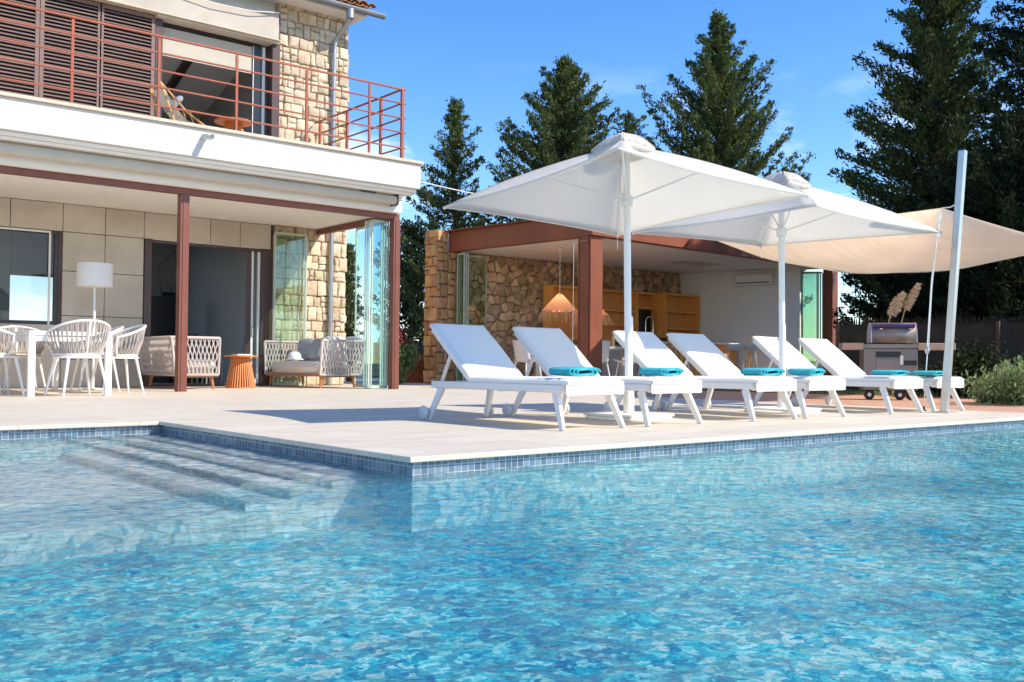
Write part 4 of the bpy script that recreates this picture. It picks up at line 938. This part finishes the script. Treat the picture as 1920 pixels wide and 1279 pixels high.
# sofa facing left (-x): local +y -> world -x : rz = 90
make_sofa('sofa', 'grey woven rope two seat sofa with beige and blue grey cushions beside the glass', (9.86,17.80,0), R_(98), 1.85, .97, 50, 'beige',
          [(-.62,.42,.52,.52,'beige',12,62),(.06,.30,.56,.50,'greycush',20,-12),(.52,.24,.50,.50,'greycush',14,14),(-.72,.06,.5,.52,'greycush',10,20)])
make_sofa('sofa', 'grey woven rope sofa seen from behind, cut by the red brown post', (6.30,17.75,0), R_(-90), 1.62, .78, 46, 'beige',
          [(.36,.18,.66,.44,'beige',14,0),(-.38,.18,.64,.44,'beige',14,0)])
S = thing('side_table', 'round orange slatted side table between the two rope sofas', 'table', (8.05,18.3,0))
def slat_table(S, x, y, h, r0, r1, rt, n=30):
    q = MB(); q.lathe([(0,h-.03),(rt,h-.03),(rt+.005,h-.015),(rt,h),(0,h)], 32, (x,y,0)); q.build('table_top', 'orange', S, smooth=40)
    q = MB()
    for i in range(n): a_ = 6.2832*i/n; q.bar((x+r0*math.cos(a_),y+r0*math.sin(a_),.012),(x+r1*math.cos(a_),y+r1*math.sin(a_),h-.031), .022, .018)
    q.tube([(x+r0*math.cos(6.2832*i/24),y+r0*math.sin(6.2832*i/24),.012) for i in range(24)], .012, 6, closed=True)
    q.build('slatted_base', 'orange', S)
slat_table(S, 7.80, 17.6, .62, .27, .16, .31, 34)
S.location = (0,0,0); S['_o'] = (0,0,0)
for c in S.children:
    c.location = (8.05,18.3,0)
S.location = (7.80,17.6,0)
for c in S.children: c.location = (8.05-7.80-.0, 18.3-17.6, 0)
q = MB(); q.box((7.66,17.45,.621),(7.98,17.72,.632)); q.box((7.68,17.47,.6325),(7.96,17.70,.645)); tag(q.build('magazine', 'paper', None, bevel=.002), 'pale magazine lying on the orange side table', 'magazine')
q = MB(); q.lathe([(0,.17),(.07,.165),(.12,.12),(.135,.06),(.14,.03),(.19,.012),(.19,.004),(0,.004)], 24, (9.12,18.0,.545)); tag(q.build('sun_hat', 'cover', None, smooth=50), 'cream sun hat lying on the beige sofa seat', 'hat')

# inside the living room
T = thing('television', 'dark television standing in the living room behind the sliding door', 'television', (7.6,22.5,0))
q = MB(); q.box((7.5,22.5,.9),(8.5,22.55,2.0)); q.build('screen', 'black', T, bevel=.004)
q = MB(); q.box((7.2,22.3,0),(8.9,22.75,.5)); q.box((7.9,22.5,.5),(8.1,22.54,.9)); q.build('cabinet', 'dark', T)
Wc = thing('wire_chandelier', 'thin black wire chandelier hanging inside the living room', 'lamp', (7.6,20.6,2.3))
q = MB(); cc = Vector((7.6,20.6,2.25)); pv = [cc+Vector((.35*math.cos(k*1.05),.35*math.sin(k*1.05),.25*(1 if k % 2 else -1))) for k in range(6)]
for k in range(6): q.tube([pv[k],pv[(k+1)%6]], .007, 5); q.tube([pv[k],cc+Vector((0,0,-.6 if k % 2 == 0 else .6))], .007, 5)
q.tube([cc+Vector((0,0,.6)),(7.6,20.6,3.3)], .005, 5); q.build('wire_frame', 'black', Wc)
def make_wishbone():
    t = thing('wishbone_chair', 'x', 'chair', (0,0,0), 'wishbone chairs inside the living room')
    q = MB(); q.box((-.25,-.22,.44),(.25,.22,.47)); q.build('seat', 'beige', t, bevel=.01)
    q = MB()
    for x, y in ((-.22,-.2),(.22,-.2),(-.2,.2),(.2,.2)): q.tube([(x,y,0),(x,y,.44)], .018, 8)
    q.tube([(.27*math.cos(R_(-10-160*k/10)),.25*math.sin(R_(-10-160*k/10)),.76) for k in range(11)], .016, 8); q.tube([(-.22,-.2,.44),(-.24,-.1,.76)], .016, 8); q.tube([(.22,-.2,.44),(.24,-.1,.76)], .016, 8)
    q.tube([(0,-.22,.46),(0,-.24,.60),(-.08,-.25,.76)], .012, 6); q.tube([(0,-.24,.60),(.08,-.25,.76)], .012, 6)
    q.build('frame', 'chair_rope', t, smooth=True); return t
wc = make_wishbone(); place(wc, (9.0,20.5,0), R_(0), 'left wishbone chair indoors behind the orange side table', 1.1)
wc2 = copy_tree(wc); place(wc2, (9.6-.75+.9,21.0,0), R_(10), 'right wishbone chair indoors beside the sliding door frame', 1.1); wc2.location = (8.35,20.6,0)
wc.location = (7.85,20.2,0)
for c_ in (wc, wc2): pass
q = MB(); rr = random.Random(5)
for i in range(70):
    a_ = rr.random()*6.28; L_ = rr.uniform(.3,.75); q.tube([(8.25,22.0,.55),(8.25+.25*L_*math.cos(a_),22.0+.25*L_*math.sin(a_),.55+L_*.7),(8.25+.6*L_*math.cos(a_),22.0+.6*L_*math.sin(a_),.55+L_*.8)], .008, 4)
pl = thing('potted_plant', 'dark leafy potted plant inside the living room near the television', 'plant', (8.25,22,0))
q.build('foliage', 'leaf_black', pl); q = MB(); q.lathe([(.12,0),(.17,.5),(.15,.55),(0,.55)], 16, (8.25,22,0)); q.build('pot', 'dark', pl, smooth=40)

# balcony armchair and table
A = thing('rattan_armchair', 'rattan balcony armchair with patterned weave leaning behind the railing', 'chair', (5.6,16.5,4.28))
q = MB()
bx, by, bz = 5.65, 16.35, 4.28
q.tube([(bx-.42,by,bz+1.12),(bx-.18,by-.05,bz+.45),(bx-.02,by-.05,bz)], .026, 8); q.tube([(bx-.42,by+.62,bz+1.12),(bx-.18,by+.66,bz+.45),(bx-.02,by+.66,bz)], .026, 8)
q.tube([(bx-.42,by,bz+1.12),(bx+.15,by-.03,bz+.55),(bx+.62,by-.02,bz+.28),(bx+.72,by,bz)], .022, 8); q.tube([(bx-.42,by+.62,bz+1.12),(bx+.15,by+.65,bz+.55),(bx+.62,by+.64,bz+.28),(bx+.72,by+.62,bz)], .022, 8)
q.tube([(bx-.42,by,bz+1.12),(bx-.42,by+.62,bz+1.12)], .022, 8)
for k in range(6): f_ = k/5; q.tube([Vector((bx-.40,by,bz+1.1)).lerp(Vector((bx+.6,by,bz+.3)), f_), Vector((bx-.18,by,bz+.5)).lerp(Vector((bx+.66,by,bz+.08)), f_)], .012, 6)
q.build('frame', 'rattan', A, smooth=True)
q = MB(); q.grid(lambda u, v: Vector((bx-.36+.55*v, by+.05+.52*u, bz+1.05-.68*v-.06*math.sin(v*3.14))), 4, 8); q.grid(lambda u, v: Vector((bx+.19+.45*v, by+.05+.52*u, bz+.37-.05*v)), 4, 4); q.build('woven_seat', 'mesh_weave', A, solid=.03)
q = MB(); q.pillow((bx-.02,by+.32,bz+.78), .5, .42, .14, Matrix.Rotation(R_(-90),3,'Z')@Matrix.Rotation(R_(-38),3,'X')); q.build('cushion', 'greycush', A, smooth=True)
A.scale = (.80,.80,.78); A.location = (5.98,16.3,4.28)
S2 = thing('balcony_table', 'small round orange slatted table standing on the balcony', 'table', (7.15,16.6,4.28))
q = MB(); q.lathe([(0,.50),(.33,.50),(.335,.515),(.33,.53),(0,.53)], 32, (7.15,16.6,4.28)); q.build('table_top', 'orange', S2, smooth=40)
q = MB()
for i in range(24): a_ = 6.2832*i/24; q.bar((7.15+.26*math.cos(a_),16.6+.26*math.sin(a_),4.29),(7.15+.14*math.cos(a_),16.6+.14*math.sin(a_),4.779), .022, .018)
q.build('slatted_base', 'orange', S2)

# ------------------------------------------------------------------ pool house furniture
def make_shell_chair():
    t = thing('shell_chair', 'x', 'chair', (0,0,0), 'white shell chairs in the pool house')
    q = MB()
    def f(u, v):
        x = (u-.5)*.50*(1-.1*v)
        if v < .5: k = v/.5; return Vector((x, .24-.44*k, .50-.03*math.sin(k*3.14)+.05*(2*u-1)**4))
        k = (v-.5)/.5; return Vector((x, -.20-.10*k+.10*(2*u-1)**2, .50+.42*k))
    q.grid(f, 10, 16); q.build('shell', 'white', t, smooth=60, solid=.02)
    for x, y in ((-.2,-.2),(.2,-.2),(-.2,.2),(.2,.2)):
        q = MB(); q.tube([(x*.8,y*.8,.49),(x*1.15,y*1.15,0)], [.018,.012], 8); q.build('leg', 'white', t, smooth=True)
    return t
T3 = thing('pool_house_table', 'white dining table inside the pool house behind the rusty post', 'table', (17.0,17.3,0))
q = MB(); q.box((15.4,16.9,.88),(18.5,17.9,.95)); q.build('table_top', 'white', T3, bevel=.006)
for x in (15.5, 18.4):
    for y in (17.0, 17.8): q = MB(); q.box((x-.05,y-.05,0),(x+.05,y+.05,.878)); q.build('leg', 'white', T3)
sh = make_shell_chair(); place(sh, (14.75,17.35,0), R_(-90), 'white shell chair at the left end of the pool house table', 1.15)
for l, a_, lb in (((16.1,16.45,0),0,'white shell chair before the pool house table, left of the rusty post'), ((17.3,16.5,0),4,'white shell chair before the pool house table, right of the rusty post'), ((18.1,16.5,0),-5,'white shell chair half behind the near umbrella pole')):
    o = copy_tree(sh); place(o, l, R_(a_), lb, 1.15)
Bc = thing('bar_table', 'high white bar table at the right side of the pool house', 'table', (22.0,17.2,0))
q = MB(); q.box((20.2,17.5,1.10),(23.15,18.1,1.15)); q.build('table_top', 'white', Bc, bevel=.004)
q = MB(); q.box((20.3,17.75,0),(23.1,18.0,1.098)); q.build('counter_front', 'shelf', Bc)
def make_stool():
    t = thing('bar_stool', 'x', 'stool', (0,0,0), 'white bar stools with wooden legs')
    q = MB(); q.lathe([(0,0),(.15,.0),(.22,.05),(.235,.16),(.225,.16),(.20,.06),(0,.03)], 22, (0,0,.82)); q.build('seat', 'white', t, smooth=50)
    for k in range(4): a_ = .785+1.5708*k; q = MB(); q.tube([(.12*math.cos(a_),.12*math.sin(a_),.82),(.24*math.cos(a_),.24*math.sin(a_),0)], .016, 8); q.build('leg', 'white' if k % 2 else 'shelf', t, smooth=True)
    return t
st = make_stool(); place(st, (19.9,17.1,0), 0, 'white bar stool left of the bar table, between third and fourth lounger backs', 1.12)
for l, lb in (((21.9,16.9,0), 'white bar stool before the bar table, right of the fourth lounger back'), ((22.6,16.9,0), 'rightmost white bar stool before the bar table')):
    o = copy_tree(st); place(o, l, 0, lb, 1.12)
gl_ = MB(); gl_.lathe([(.045,0),(.045,.006),(.008,.012),(.008,.11),(.05,.16),(.06,.22),(.05,.30)], 18, (0,0,0))
g0 = gl_.build('wine_glass', 'glass', None, smooth=50, solid=.003); tag(g0, 'stemmed wine glass on the pool house table, right of the rusty post', 'glass', 'wine glasses on the pool house table'); g0.location = (17.85,17.2,.952)
g1 = g0.copy(); col.objects.link(g1); g1.location = (18.35,17.25,.952); g1['label'] = 'stemmed wine glass on the pool house table, nearest the umbrella pole'
q = MB(); q.lathe([(0,0),(.04,0),(.045,.03),(.045,.2),(.02,.26),(.018,.34),(0,.34)], 16, (17.45,17.2,.952)); tag(q.build('bottle', 'straw', None, smooth=50), 'small amber bottle on the pool house table beside the rusty post', 'bottle')

# ------------------------------------------------------------------ barbecue
ax = Vector((.636,.772,0)).cross(Vector((0,0,1))).normalized()  # sideways as seen from the pool
bf = Vector((-.75,-.60,0)).normalized(); bs = Vector((.60,-.75,0)); bc = Vector((14.05,7.85,0))
Bq = thing('barbecue', 'stainless gas barbecue on wheels with violet lid handle and side shelves', 'barbecue', tuple(bc))
def bp_(s_, f_, z): return bc+bs*s_+bf*f_+Vector((0,0,z))
def bbox(q, s0, s1, f0, f1, z0, z1):
    q.bar(bp_(s0,(f0+f1)/2,(z0+z1)/2), bp_(s1,(f0+f1)/2,(z0+z1)/2), f1-f0, z1-z0)
q = MB(); bbox(q,-.50,.38,-.26,.24,.16,.83); q.build('cabinet', 'grill', Bq, bevel=.008)
q = MB(); bbox(q,-.30,.08,.242,.256,.42,.66); bbox(q,-.30,.08,.242,.256,.18,.40); q.build('cabinet_door', 'grill', Bq, bevel=.006)
q = MB(); bbox(q,-.30,.10,.24,.262,.69,.78); q.build('burner_opening', 'black', Bq)
q = MB(); bbox(q,.14,.36,.242,.25,.56,.64); q.build('drawer_gap', 'black', Bq)
q = MB(); bbox(q,.085,.14,.257,.262,.57,.72); q.build('sticker', 'paper', Bq)
for a_, b_, m_ in ((-.86,-.505,'shelf_tan'),(.385,.98,'shelf_tan')):
    q = MB(); bbox(q,a_,b_,-.24,.26,.81,.92); q.build('side_shelf', m_, Bq, bevel=.01)
q = MB(); bbox(q,-.502,.382,-.27,.262,.832,.90); q.build('firebox', 'grill', Bq, bevel=.006)
# lid: curved profile along the front-back direction
prof = [(-.25,.92),(-.25,1.0),(-.20,1.12),(-.10,1.22),(.03,1.25),(.13,1.22),(.20,1.12),(.23,.92)]
q = MB(); n = len(prof); vs = [bp_(-.36,f_,z) for f_, z in prof]+[bp_(.36,f_,z) for f_, z in prof]
q.add(vs, [(i, i+1, n+i+1, n+i) for i in range(n-1)]); q.build('lid', 'grill', Bq, smooth=50, solid=.01)
for s_ in (-.36, .36):
    q = MB(); q.add([bp_(s_,f_,z) for f_, z in prof]+[bp_(s_+(.02 if s_ > 0 else -.02),f_*1.03,z+.01) for f_, z in prof], [tuple(range(n)), tuple(range(2*n-1,n-1,-1))]+[(i,(i+1)%n,n+(i+1)%n,n+i) for i in range(n)]); q.build('lid_end', 'hood_end', Bq)
q = MB(); q.tube([bp_(-.34,.19,1.20), bp_(.34,.19,1.20)], .032, 12); q.build('lid_handle', 'violet', Bq, smooth=50)
q = MB(); 
for s_ in (-.24,.24): q.tube([bp_(s_,.23,1.15), bp_(s_+.05,.23,1.15)], .010, 6)
q.build('hinge_pin', 'chrome', Bq)
for s_ in (-.40, .10, .28):
    q = MB(); pw = bp_(s_,.16,.08); v0 = len(q.v)
    ring = []
    for rr_, wd_ in ((.03,.022),(.075,.022),(.085,.012),(.085,-.012),(.075,-.022),(.03,-.022)):
        ring.append([pw+bf*0+bs*(rr_*math.cos(6.2832*j/20))+bf*wd_+Vector((0,0,rr_*math.sin(6.2832*j/20))) for j in range(20)])
    vs = [v for g_ in ring for v in g_]; fs = [(i*20+j, i*20+(j+1)%20, (i+1)*20+(j+1)%20, (i+1)*20+j) for i in range(5) for j in range(20)]+[tuple(range(20)), tuple(range(119,99,-1))]
    q.add(vs, fs); wh = q.build('wheel', 'rubber', Bq, smooth=40)
    q = MB(); q.tube([pw+bf*.026, pw-bf*.026], .032, 12); q.bar(pw+Vector((0,0,.03)), pw+Vector((0,0,.14)), .03, .012); q.build('castor', 'steel', wh)

Bq.scale = (.92,.92,.94)
# ------------------------------------------------------------------ planting
def leafmesh(name, pos, size, m, parent, up=.5, seed=0, asp=.42, out=None, bias=None):
    """many small leaf-shaped faces at pos (n,3); each points mostly upward/outward"""
    r = np.random.default_rng(seed); n = len(pos)
    d = r.normal(size=(n,3)); d /= np.linalg.norm(d, axis=1)[:,None]
    if out is not None: d = d*.8+out*.9
    d[:,2] += up; d /= np.linalg.norm(d, axis=1)[:,None]
    s_ = np.cross(d, r.normal(size=(n,3))); s_ /= np.linalg.norm(s_, axis=1)[:,None]+1e-9
    L = size*r.uniform(.6, 1.4, n)[:,None]; W_ = L*asp
    a0 = pos-d*L*.5; a1 = pos+s_*W_*.5; a2 = pos+d*L*.5; a3 = pos-s_*W_*.5
    co = np.stack([a0,a1,a2,a3],1).reshape(-1,3)
    if parent is not None: co = co-np.array(parent['_o'])
    me = bpy.data.meshes.new(name); me.vertices.add(4*n); me.vertices.foreach_set('co', co.ravel())
    me.loops.add(4*n); me.loops.foreach_set('vertex_index', np.arange(4*n, dtype=np.int32)); me.polygons.add(n); me.polygons.foreach_set('loop_start', np.arange(0,4*n,4,dtype=np.int32)); me.update()
    me.materials.append(M[m]); o = bpy.data.objects.new(name, me); col.objects.link(o)
    if parent is not None: o.parent = parent
    return o
def conifer(name, label, base, H, prof, seed, m='leaf', nb=150, leaf=.13, dens=26, rise=.55, group='tall conifers behind the villa and pool house', extra=(), z0=.6, clump=.20, arc=None):
    """prof: list of (height fraction, radius). arc: (cam direction angle, half width) of branches kept"""
    r = np.random.default_rng(seed); base = np.array([base[0], base[1], -.05])
    t = thing(name, label, 'tree', tuple(base), group)
    hf = [p[0] for p in prof]; rf_ = [p[1] for p in prof]
    q = MB(); pos = []; outs = []
    q.tube([tuple(base+np.array([.05*math.sin(k*1.3+seed), .05*math.cos(k*1.7+seed), H*k/8*.97])) for k in range(9)], [max(.015, (.022*H)*(1-k/8*.95)) for k in range(9)], 8)
    for i in range(nb):
        f = (i+r.random())/nb; f = f**.9; h = z0/H+(1-z0/H)*f; rad = np.interp(h, hf, rf_)*r.uniform(.45, 1.12)
        if r.random() < .16: rad *= 1.22
        az = i*2.39996+r.normal(0, .5)
        branch(q, pos, outs, base, H*h, az, rad, r, rise*(.7+.6*r.random()), clump, dens, H)
    for (h, az, rad, rs) in extra: branch(q, pos, outs, base, h, az, rad, r, rs, clump*1.15, dens, H)
    # leader
    for k in range(int(dens*5)):
        hh = H*(1-.10*r.random()**1.0); w_ = (H-hh)*.22+.03; pos.append(base+np.array([r.normal(0,w_), r.normal(0,w_), hh])); outs.append(np.array([0,0,1.]))
    q.build('trunk', 'bark', t, smooth=True)
    leafmesh('crown', np.array(pos), leaf, m, t, .25, seed, .32, np.array(outs))
    return t
def branch(q, pos, outs, base, h, az, rad, r, rise, clump, dens, H):
    dr = np.array([math.cos(az), math.sin(az), 0]); st_ = base+np.array([0,0,h])
    n = max(2, int(rad/.16)); pts = []
    for k in range(n+1):
        v = k/n; p = st_+dr*(rad*v)+np.array([0,0,rad*rise*(v**1.6)-.12*rad*v]); pts.append(p)
    q.tube([tuple(p) for p in (pts[::2] if n > 3 else pts)], [max(.008, .018*rad*(1-j/(len(pts[::2] if n > 3 else pts))))for j in range(len(pts[::2] if n > 3 else pts))], 4)
    for k in range(n+1):
        v = k/n
        if v < .12 and rad > .8: continue
        c = clump*(1.15-.55*v)*(1+.3*r.normal()*.5); cnt = int(dens*(.6+.8*r.random()))
        off = r.normal(size=(cnt,3))*np.array([c,c,c*.8])*.46
        pp = pts[k]+off; pp[:,2] += np.abs(off[:,0])*.3
        pos.extend(pp); outs.extend([dr*.7+np.array([0,0,.45])]*cnt)
def along(px, D):
    """ground point D metres away at the given compass offset (px = horizontal place across the view)"""
    a_ = math.atan((px-960)/1823.34); y_ = .688785+a_; return (D*math.sin(y_), D*math.cos(y_))
b1 = along(850, 31); b2 = along(1055, 31); b3 = along(1345, 34); b4 = along(1757, 27); b5 = along(1972, 25)
vr = .688785   # view heading
def side(s_): return -vr if s_ > 0 else math.pi-vr      # azimuth pointing right / left across the view
conifer('conifer_tree', 'slim conifer with a side branch on its left, left of the near parasol', b1, 8.9, [(0,2.3),(.25,2.3),(.45,2.1),(.60,1.4),(.70,.9),(.80,.75),(.92,.42),(1,.08)], 21, nb=170, extra=[(5.6,side(-1),1.35,.75),(5.4,side(-1)+.1,1.25,.6),(3.3,side(-1),2.2,.15),(2.7,side(-1)+.2,2.1,.1),(3.4,side(1),2.0,.3)])
conifer('conifer_tree', 'broad dense conifer rising behind the peak of the near parasol', b2, 10.25, [(0,2.6),(.45,2.6),(.62,2.35),(.75,1.8),(.85,1.15),(.93,.65),(1,.08)], 22, nb=300, dens=36)
conifer('conifer_tree', 'small conifer top showing right of the near parasol peak', along(1178,33), 9.0, [(0,1.6),(.6,1.6),(.85,1.1),(1,.15)], 23, nb=110, dens=20)
conifer('conifer_tree', 'tall open pointed conifer between the two parasols', b3, 12.6, [(0,3.3),(.50,3.0),(.62,2.5),(.72,1.9),(.80,1.35),(.87,.75),(.94,.42),(1,.08)], 24, nb=290, dens=30, rise=.8, leaf=.15, clump=.24, extra=[(6.1,side(1),3.1,.42),(5.9,side(1)+.12,3.2,.5),(6.0,side(1)-.1,2.9,.4),(8.6,side(-1),1.8,.8),(8.5,side(1),1.8,.7),(9.6,side(1),.9,1.3)])
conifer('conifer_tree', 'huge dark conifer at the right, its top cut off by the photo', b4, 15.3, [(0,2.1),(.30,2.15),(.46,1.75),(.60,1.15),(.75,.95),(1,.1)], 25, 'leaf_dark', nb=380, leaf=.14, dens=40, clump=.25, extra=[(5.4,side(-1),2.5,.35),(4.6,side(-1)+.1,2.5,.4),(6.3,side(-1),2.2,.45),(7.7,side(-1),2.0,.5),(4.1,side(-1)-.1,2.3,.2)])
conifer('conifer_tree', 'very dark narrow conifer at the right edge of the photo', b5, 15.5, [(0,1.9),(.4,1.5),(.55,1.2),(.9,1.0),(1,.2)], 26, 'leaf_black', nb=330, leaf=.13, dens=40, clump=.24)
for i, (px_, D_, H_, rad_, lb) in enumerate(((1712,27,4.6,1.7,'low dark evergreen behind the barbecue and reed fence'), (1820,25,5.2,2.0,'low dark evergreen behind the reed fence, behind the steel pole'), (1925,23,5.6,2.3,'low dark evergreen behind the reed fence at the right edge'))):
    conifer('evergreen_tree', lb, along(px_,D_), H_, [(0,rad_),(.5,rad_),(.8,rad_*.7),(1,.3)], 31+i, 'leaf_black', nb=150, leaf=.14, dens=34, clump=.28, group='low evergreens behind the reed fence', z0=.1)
conifer('cypress_tree', 'narrow green cypress beyond the right end of the villa wall', along(652,26), 3.6, [(0,.38),(.5,.34),(.8,.2),(1,.03)], 40, 'leaf_cyp', nb=120, leaf=.09, dens=30, rise=1.6, clump=.13, group=None, z0=.1)
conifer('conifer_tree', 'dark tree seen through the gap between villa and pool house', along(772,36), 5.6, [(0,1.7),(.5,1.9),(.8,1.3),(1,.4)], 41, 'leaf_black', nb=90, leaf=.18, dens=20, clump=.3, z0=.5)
# reed fence
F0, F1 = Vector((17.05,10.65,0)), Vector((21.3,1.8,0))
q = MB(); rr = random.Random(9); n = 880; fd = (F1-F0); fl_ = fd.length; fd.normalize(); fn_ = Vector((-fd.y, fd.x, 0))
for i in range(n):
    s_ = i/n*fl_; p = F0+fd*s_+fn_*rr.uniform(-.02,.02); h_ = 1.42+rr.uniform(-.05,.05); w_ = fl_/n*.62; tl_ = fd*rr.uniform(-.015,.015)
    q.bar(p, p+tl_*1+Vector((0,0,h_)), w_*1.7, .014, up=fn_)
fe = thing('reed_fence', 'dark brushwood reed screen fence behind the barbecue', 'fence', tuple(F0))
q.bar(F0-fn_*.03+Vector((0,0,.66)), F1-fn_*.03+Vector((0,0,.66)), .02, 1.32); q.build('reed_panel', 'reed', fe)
for k in range(8):
    q = MB(); p = F0+fd*(fl_*k/7)-fn_*.05; q.bar(p, p+Vector((0,0,1.36)), .06); q.build('fence_post', 'bark', fe)
# bushes at the right
def blob(name, label, c, rad, h_, n, m, size, up, cat='bush', seed=1, spikes=0, group=None, flower=None):
    t = thing(name, label, cat, (c[0],c[1],0), group); r = np.random.default_rng(seed)
    nb = max(6, n//260); cen = np.stack([r.normal(0,.45,nb)*rad, r.normal(0,.45,nb)*rad, h_*r.uniform(.15,.8,nb)],1)
    pos = cen[r.integers(0,nb,n)]+r.normal(size=(n,3))*np.array([rad*.24,rad*.24,h_*.14]); pos[:,2] = np.abs(pos[:,2]); pos += np.array([c[0],c[1],0])
    leafmesh('foliage', pos, size, m, t, up, seed, .3)
    q = MB()
    for i in range(9): a_ = r.random()*6.28; k = r.random()*rad*.5; q.tube([(c[0],c[1],0),(c[0]+k*.5*math.cos(a_),c[1]+k*.5*math.sin(a_),h_*.35),(c[0]+k*math.cos(a_),c[1]+k*math.sin(a_),h_*.7)], .01, 4)
    q.build('stems', 'bark', t)
    if flower:
        mm, nf, zf = flower; p = np.stack([r.normal(0,.35,nf)*rad+c[0], r.normal(0,.35,nf)*rad+c[1], zf+r.normal(0,.12,nf)*h_],1); leafmesh('flowers', p, size*.7, mm, t, .1, seed+1, .8)
    return t
blob('sage_bush', 'sunlit pale green bush at the right edge below the reed fence', along(1918,15.0), .52, .60, 5200, 'bush', .075, 1.0, seed=60)
blob('sage_bush', 'smaller sunlit pale green bush left of the edge bush', along(1872,15.6), .30, .42, 3200, 'bush', .065, 1.2, seed=61)
blob('dark_shrub', 'dark shrub before the reed fence, left of the pale bushes', along(1826,18.0), .55, .95, 2600, 'leaf_black', .10, .6, seed=62)
blob('low_shrub', 'lowest dark shrub at the reed fence, directly behind the tilted steel pole', along(1770,18.4), .6, .6, 2200, 'leaf_black', .10, .6, seed=63)
blob('red_shrub', 'shrub with red flowers in the gap beside the villa post', along(748,23.0), .40, 1.15, 1600, 'greengrass', .12, .8, seed=64, flower=('bloom',200,1.0))
def grass_tuft(name, label, c, rad, h_, n, m, seed, m2=None):
    t = thing(name, label, 'plant', (c[0],c[1],0)); r = random.Random(seed); q = MB()
    for i in range(n):
        a_ = r.random()*6.28; k = rad*math.sqrt(r.random())*.5; L_ = h_*r.uniform(.5,1.1); ln = r.uniform(.1,.9)*rad*.8
        b_ = Vector((c[0]+k*math.cos(a_),c[1]+k*math.sin(a_),0)); a2 = a_+r.uniform(-.8,.8); dv = Vector((math.cos(a2),math.sin(a2),0)); sd = Vector((-dv.y,dv.x,0))*.008
        p1 = b_+dv*ln*.35+Vector((0,0,L_*.65)); p2 = b_+dv*ln+Vector((0,0,L_*(.95-.3*ln)))
        q.add([b_-sd,b_+sd,p1+sd,p1-sd,p2], [(0,1,2,3),(3,2,4)])
    q.build('blades', m, t); return t
for i, (px_, D_, lb) in enumerate(((762,25,'rust red grass tuft low in the gap beside the villa'),(783,25,'rust red grass tuft touching the stone column'),(745,25.5,'rust red grass tuft nearest the red brown corner post'))):
    grass_tuft('red_grass', lb, along(px_,D_), .42, [.6,.85,.5][i], 520, 'redgrass', 70+i)['group'] = 'red grass tufts between villa and pool house'
Pg = thing('pampas_grass', 'pampas grass with two pale plumes behind the barbecue', 'plant', (*along(1668,17.5),0))
q = MB(); r7 = random.Random(3); bx_, by_ = along(1662,17.5); rt_ = Vector((math.cos(vr),-math.sin(vr),0)); b0 = Vector((bx_,by_,0))
qq = MB()
for (o_, tx_, z1_, z2_) in ((0,.06,1.40,1.76),(.10,.22,1.50,1.92)):
    q.tube([b0+rt_*o_, b0+rt_*(o_+tx_*.4)+Vector((0,0,1.0)), b0+rt_*(o_+tx_)+Vector((0,0,z1_))], .008, 5)
    for i in range(420):
        f_ = r7.random(); c_ = b0+rt_*(o_+tx_+.20*f_**1.2)+Vector((0,0,z1_+(z2_-z1_)*f_)); w_ = (.065 if o_ < .1 else .035)*math.sin(math.pi*(f_*.85+.12))
        d_ = Vector((r7.gauss(0,1),r7.gauss(0,1),r7.gauss(0,.6))).normalized(); p1 = c_+d_*w_; p2 = p1+Vector((0,0,-.03))+rt_*.03+d_*.05; sd = Vector((r7.gauss(0,1),r7.gauss(0,1),r7.gauss(0,1))).normalized()*.006
        qq.add([c_-sd,c_+sd,p2+sd,p2-sd], [(0,1,2,3)])
q.build('stalks', 'straw', Pg); qq.build('plumes', 'pampas', Pg)
# grass by the fence
r = np.random.default_rng(77); n = 16000; pts = np.stack([r.uniform(14.5,24,n), r.uniform(3,10.5,n), np.full(n,.0)],1)
dist = (pts[:,0]-F0.x)*fd.y-(pts[:,1]-F0.y)*fd.x
pts = pts[(pts[:,0] > 15.9+(9-pts[:,1])*.20)]
# lawn edge planting as ground cover
o = leafmesh('ground_cover', pts+np.array([0,0,.02]), .10, 'greengrass', None, 1.6, 78, .2); tag(o, 'low green ground cover along the foot of the reed fence', 'ground cover', None, 'stuff')
q = MB(); q.prism([(15.7,10.5),(17.8,2),(40,2),(40,20),(14.5,20)], -.008, .002) 
structure('planting_bed', q, 'soil')
# distant hill
q = MB(); q.grid(lambda u, v: (-400+1000*u, 330+160*v, -2+ (9+7*math.sin(6*u+1)+3*math.sin(17*u))*math.sin(v*1.57)), 60, 6); structure('hills', q, 'hill', smooth=True)
q = MB(); h0, h1 = along(700,34), along(800,34); q.bar((h0[0],h0[1],.6),(h1[0],h1[1],.6), .3, 1.2); q.v = q.v
gw = tag(q.build('garden_wall', 'dark', None), 'low dark garden wall seen in the gap beside the stone column', 'wall')

for o in list(bpy.data.objects):
    if '_o' in o: del o['_o']
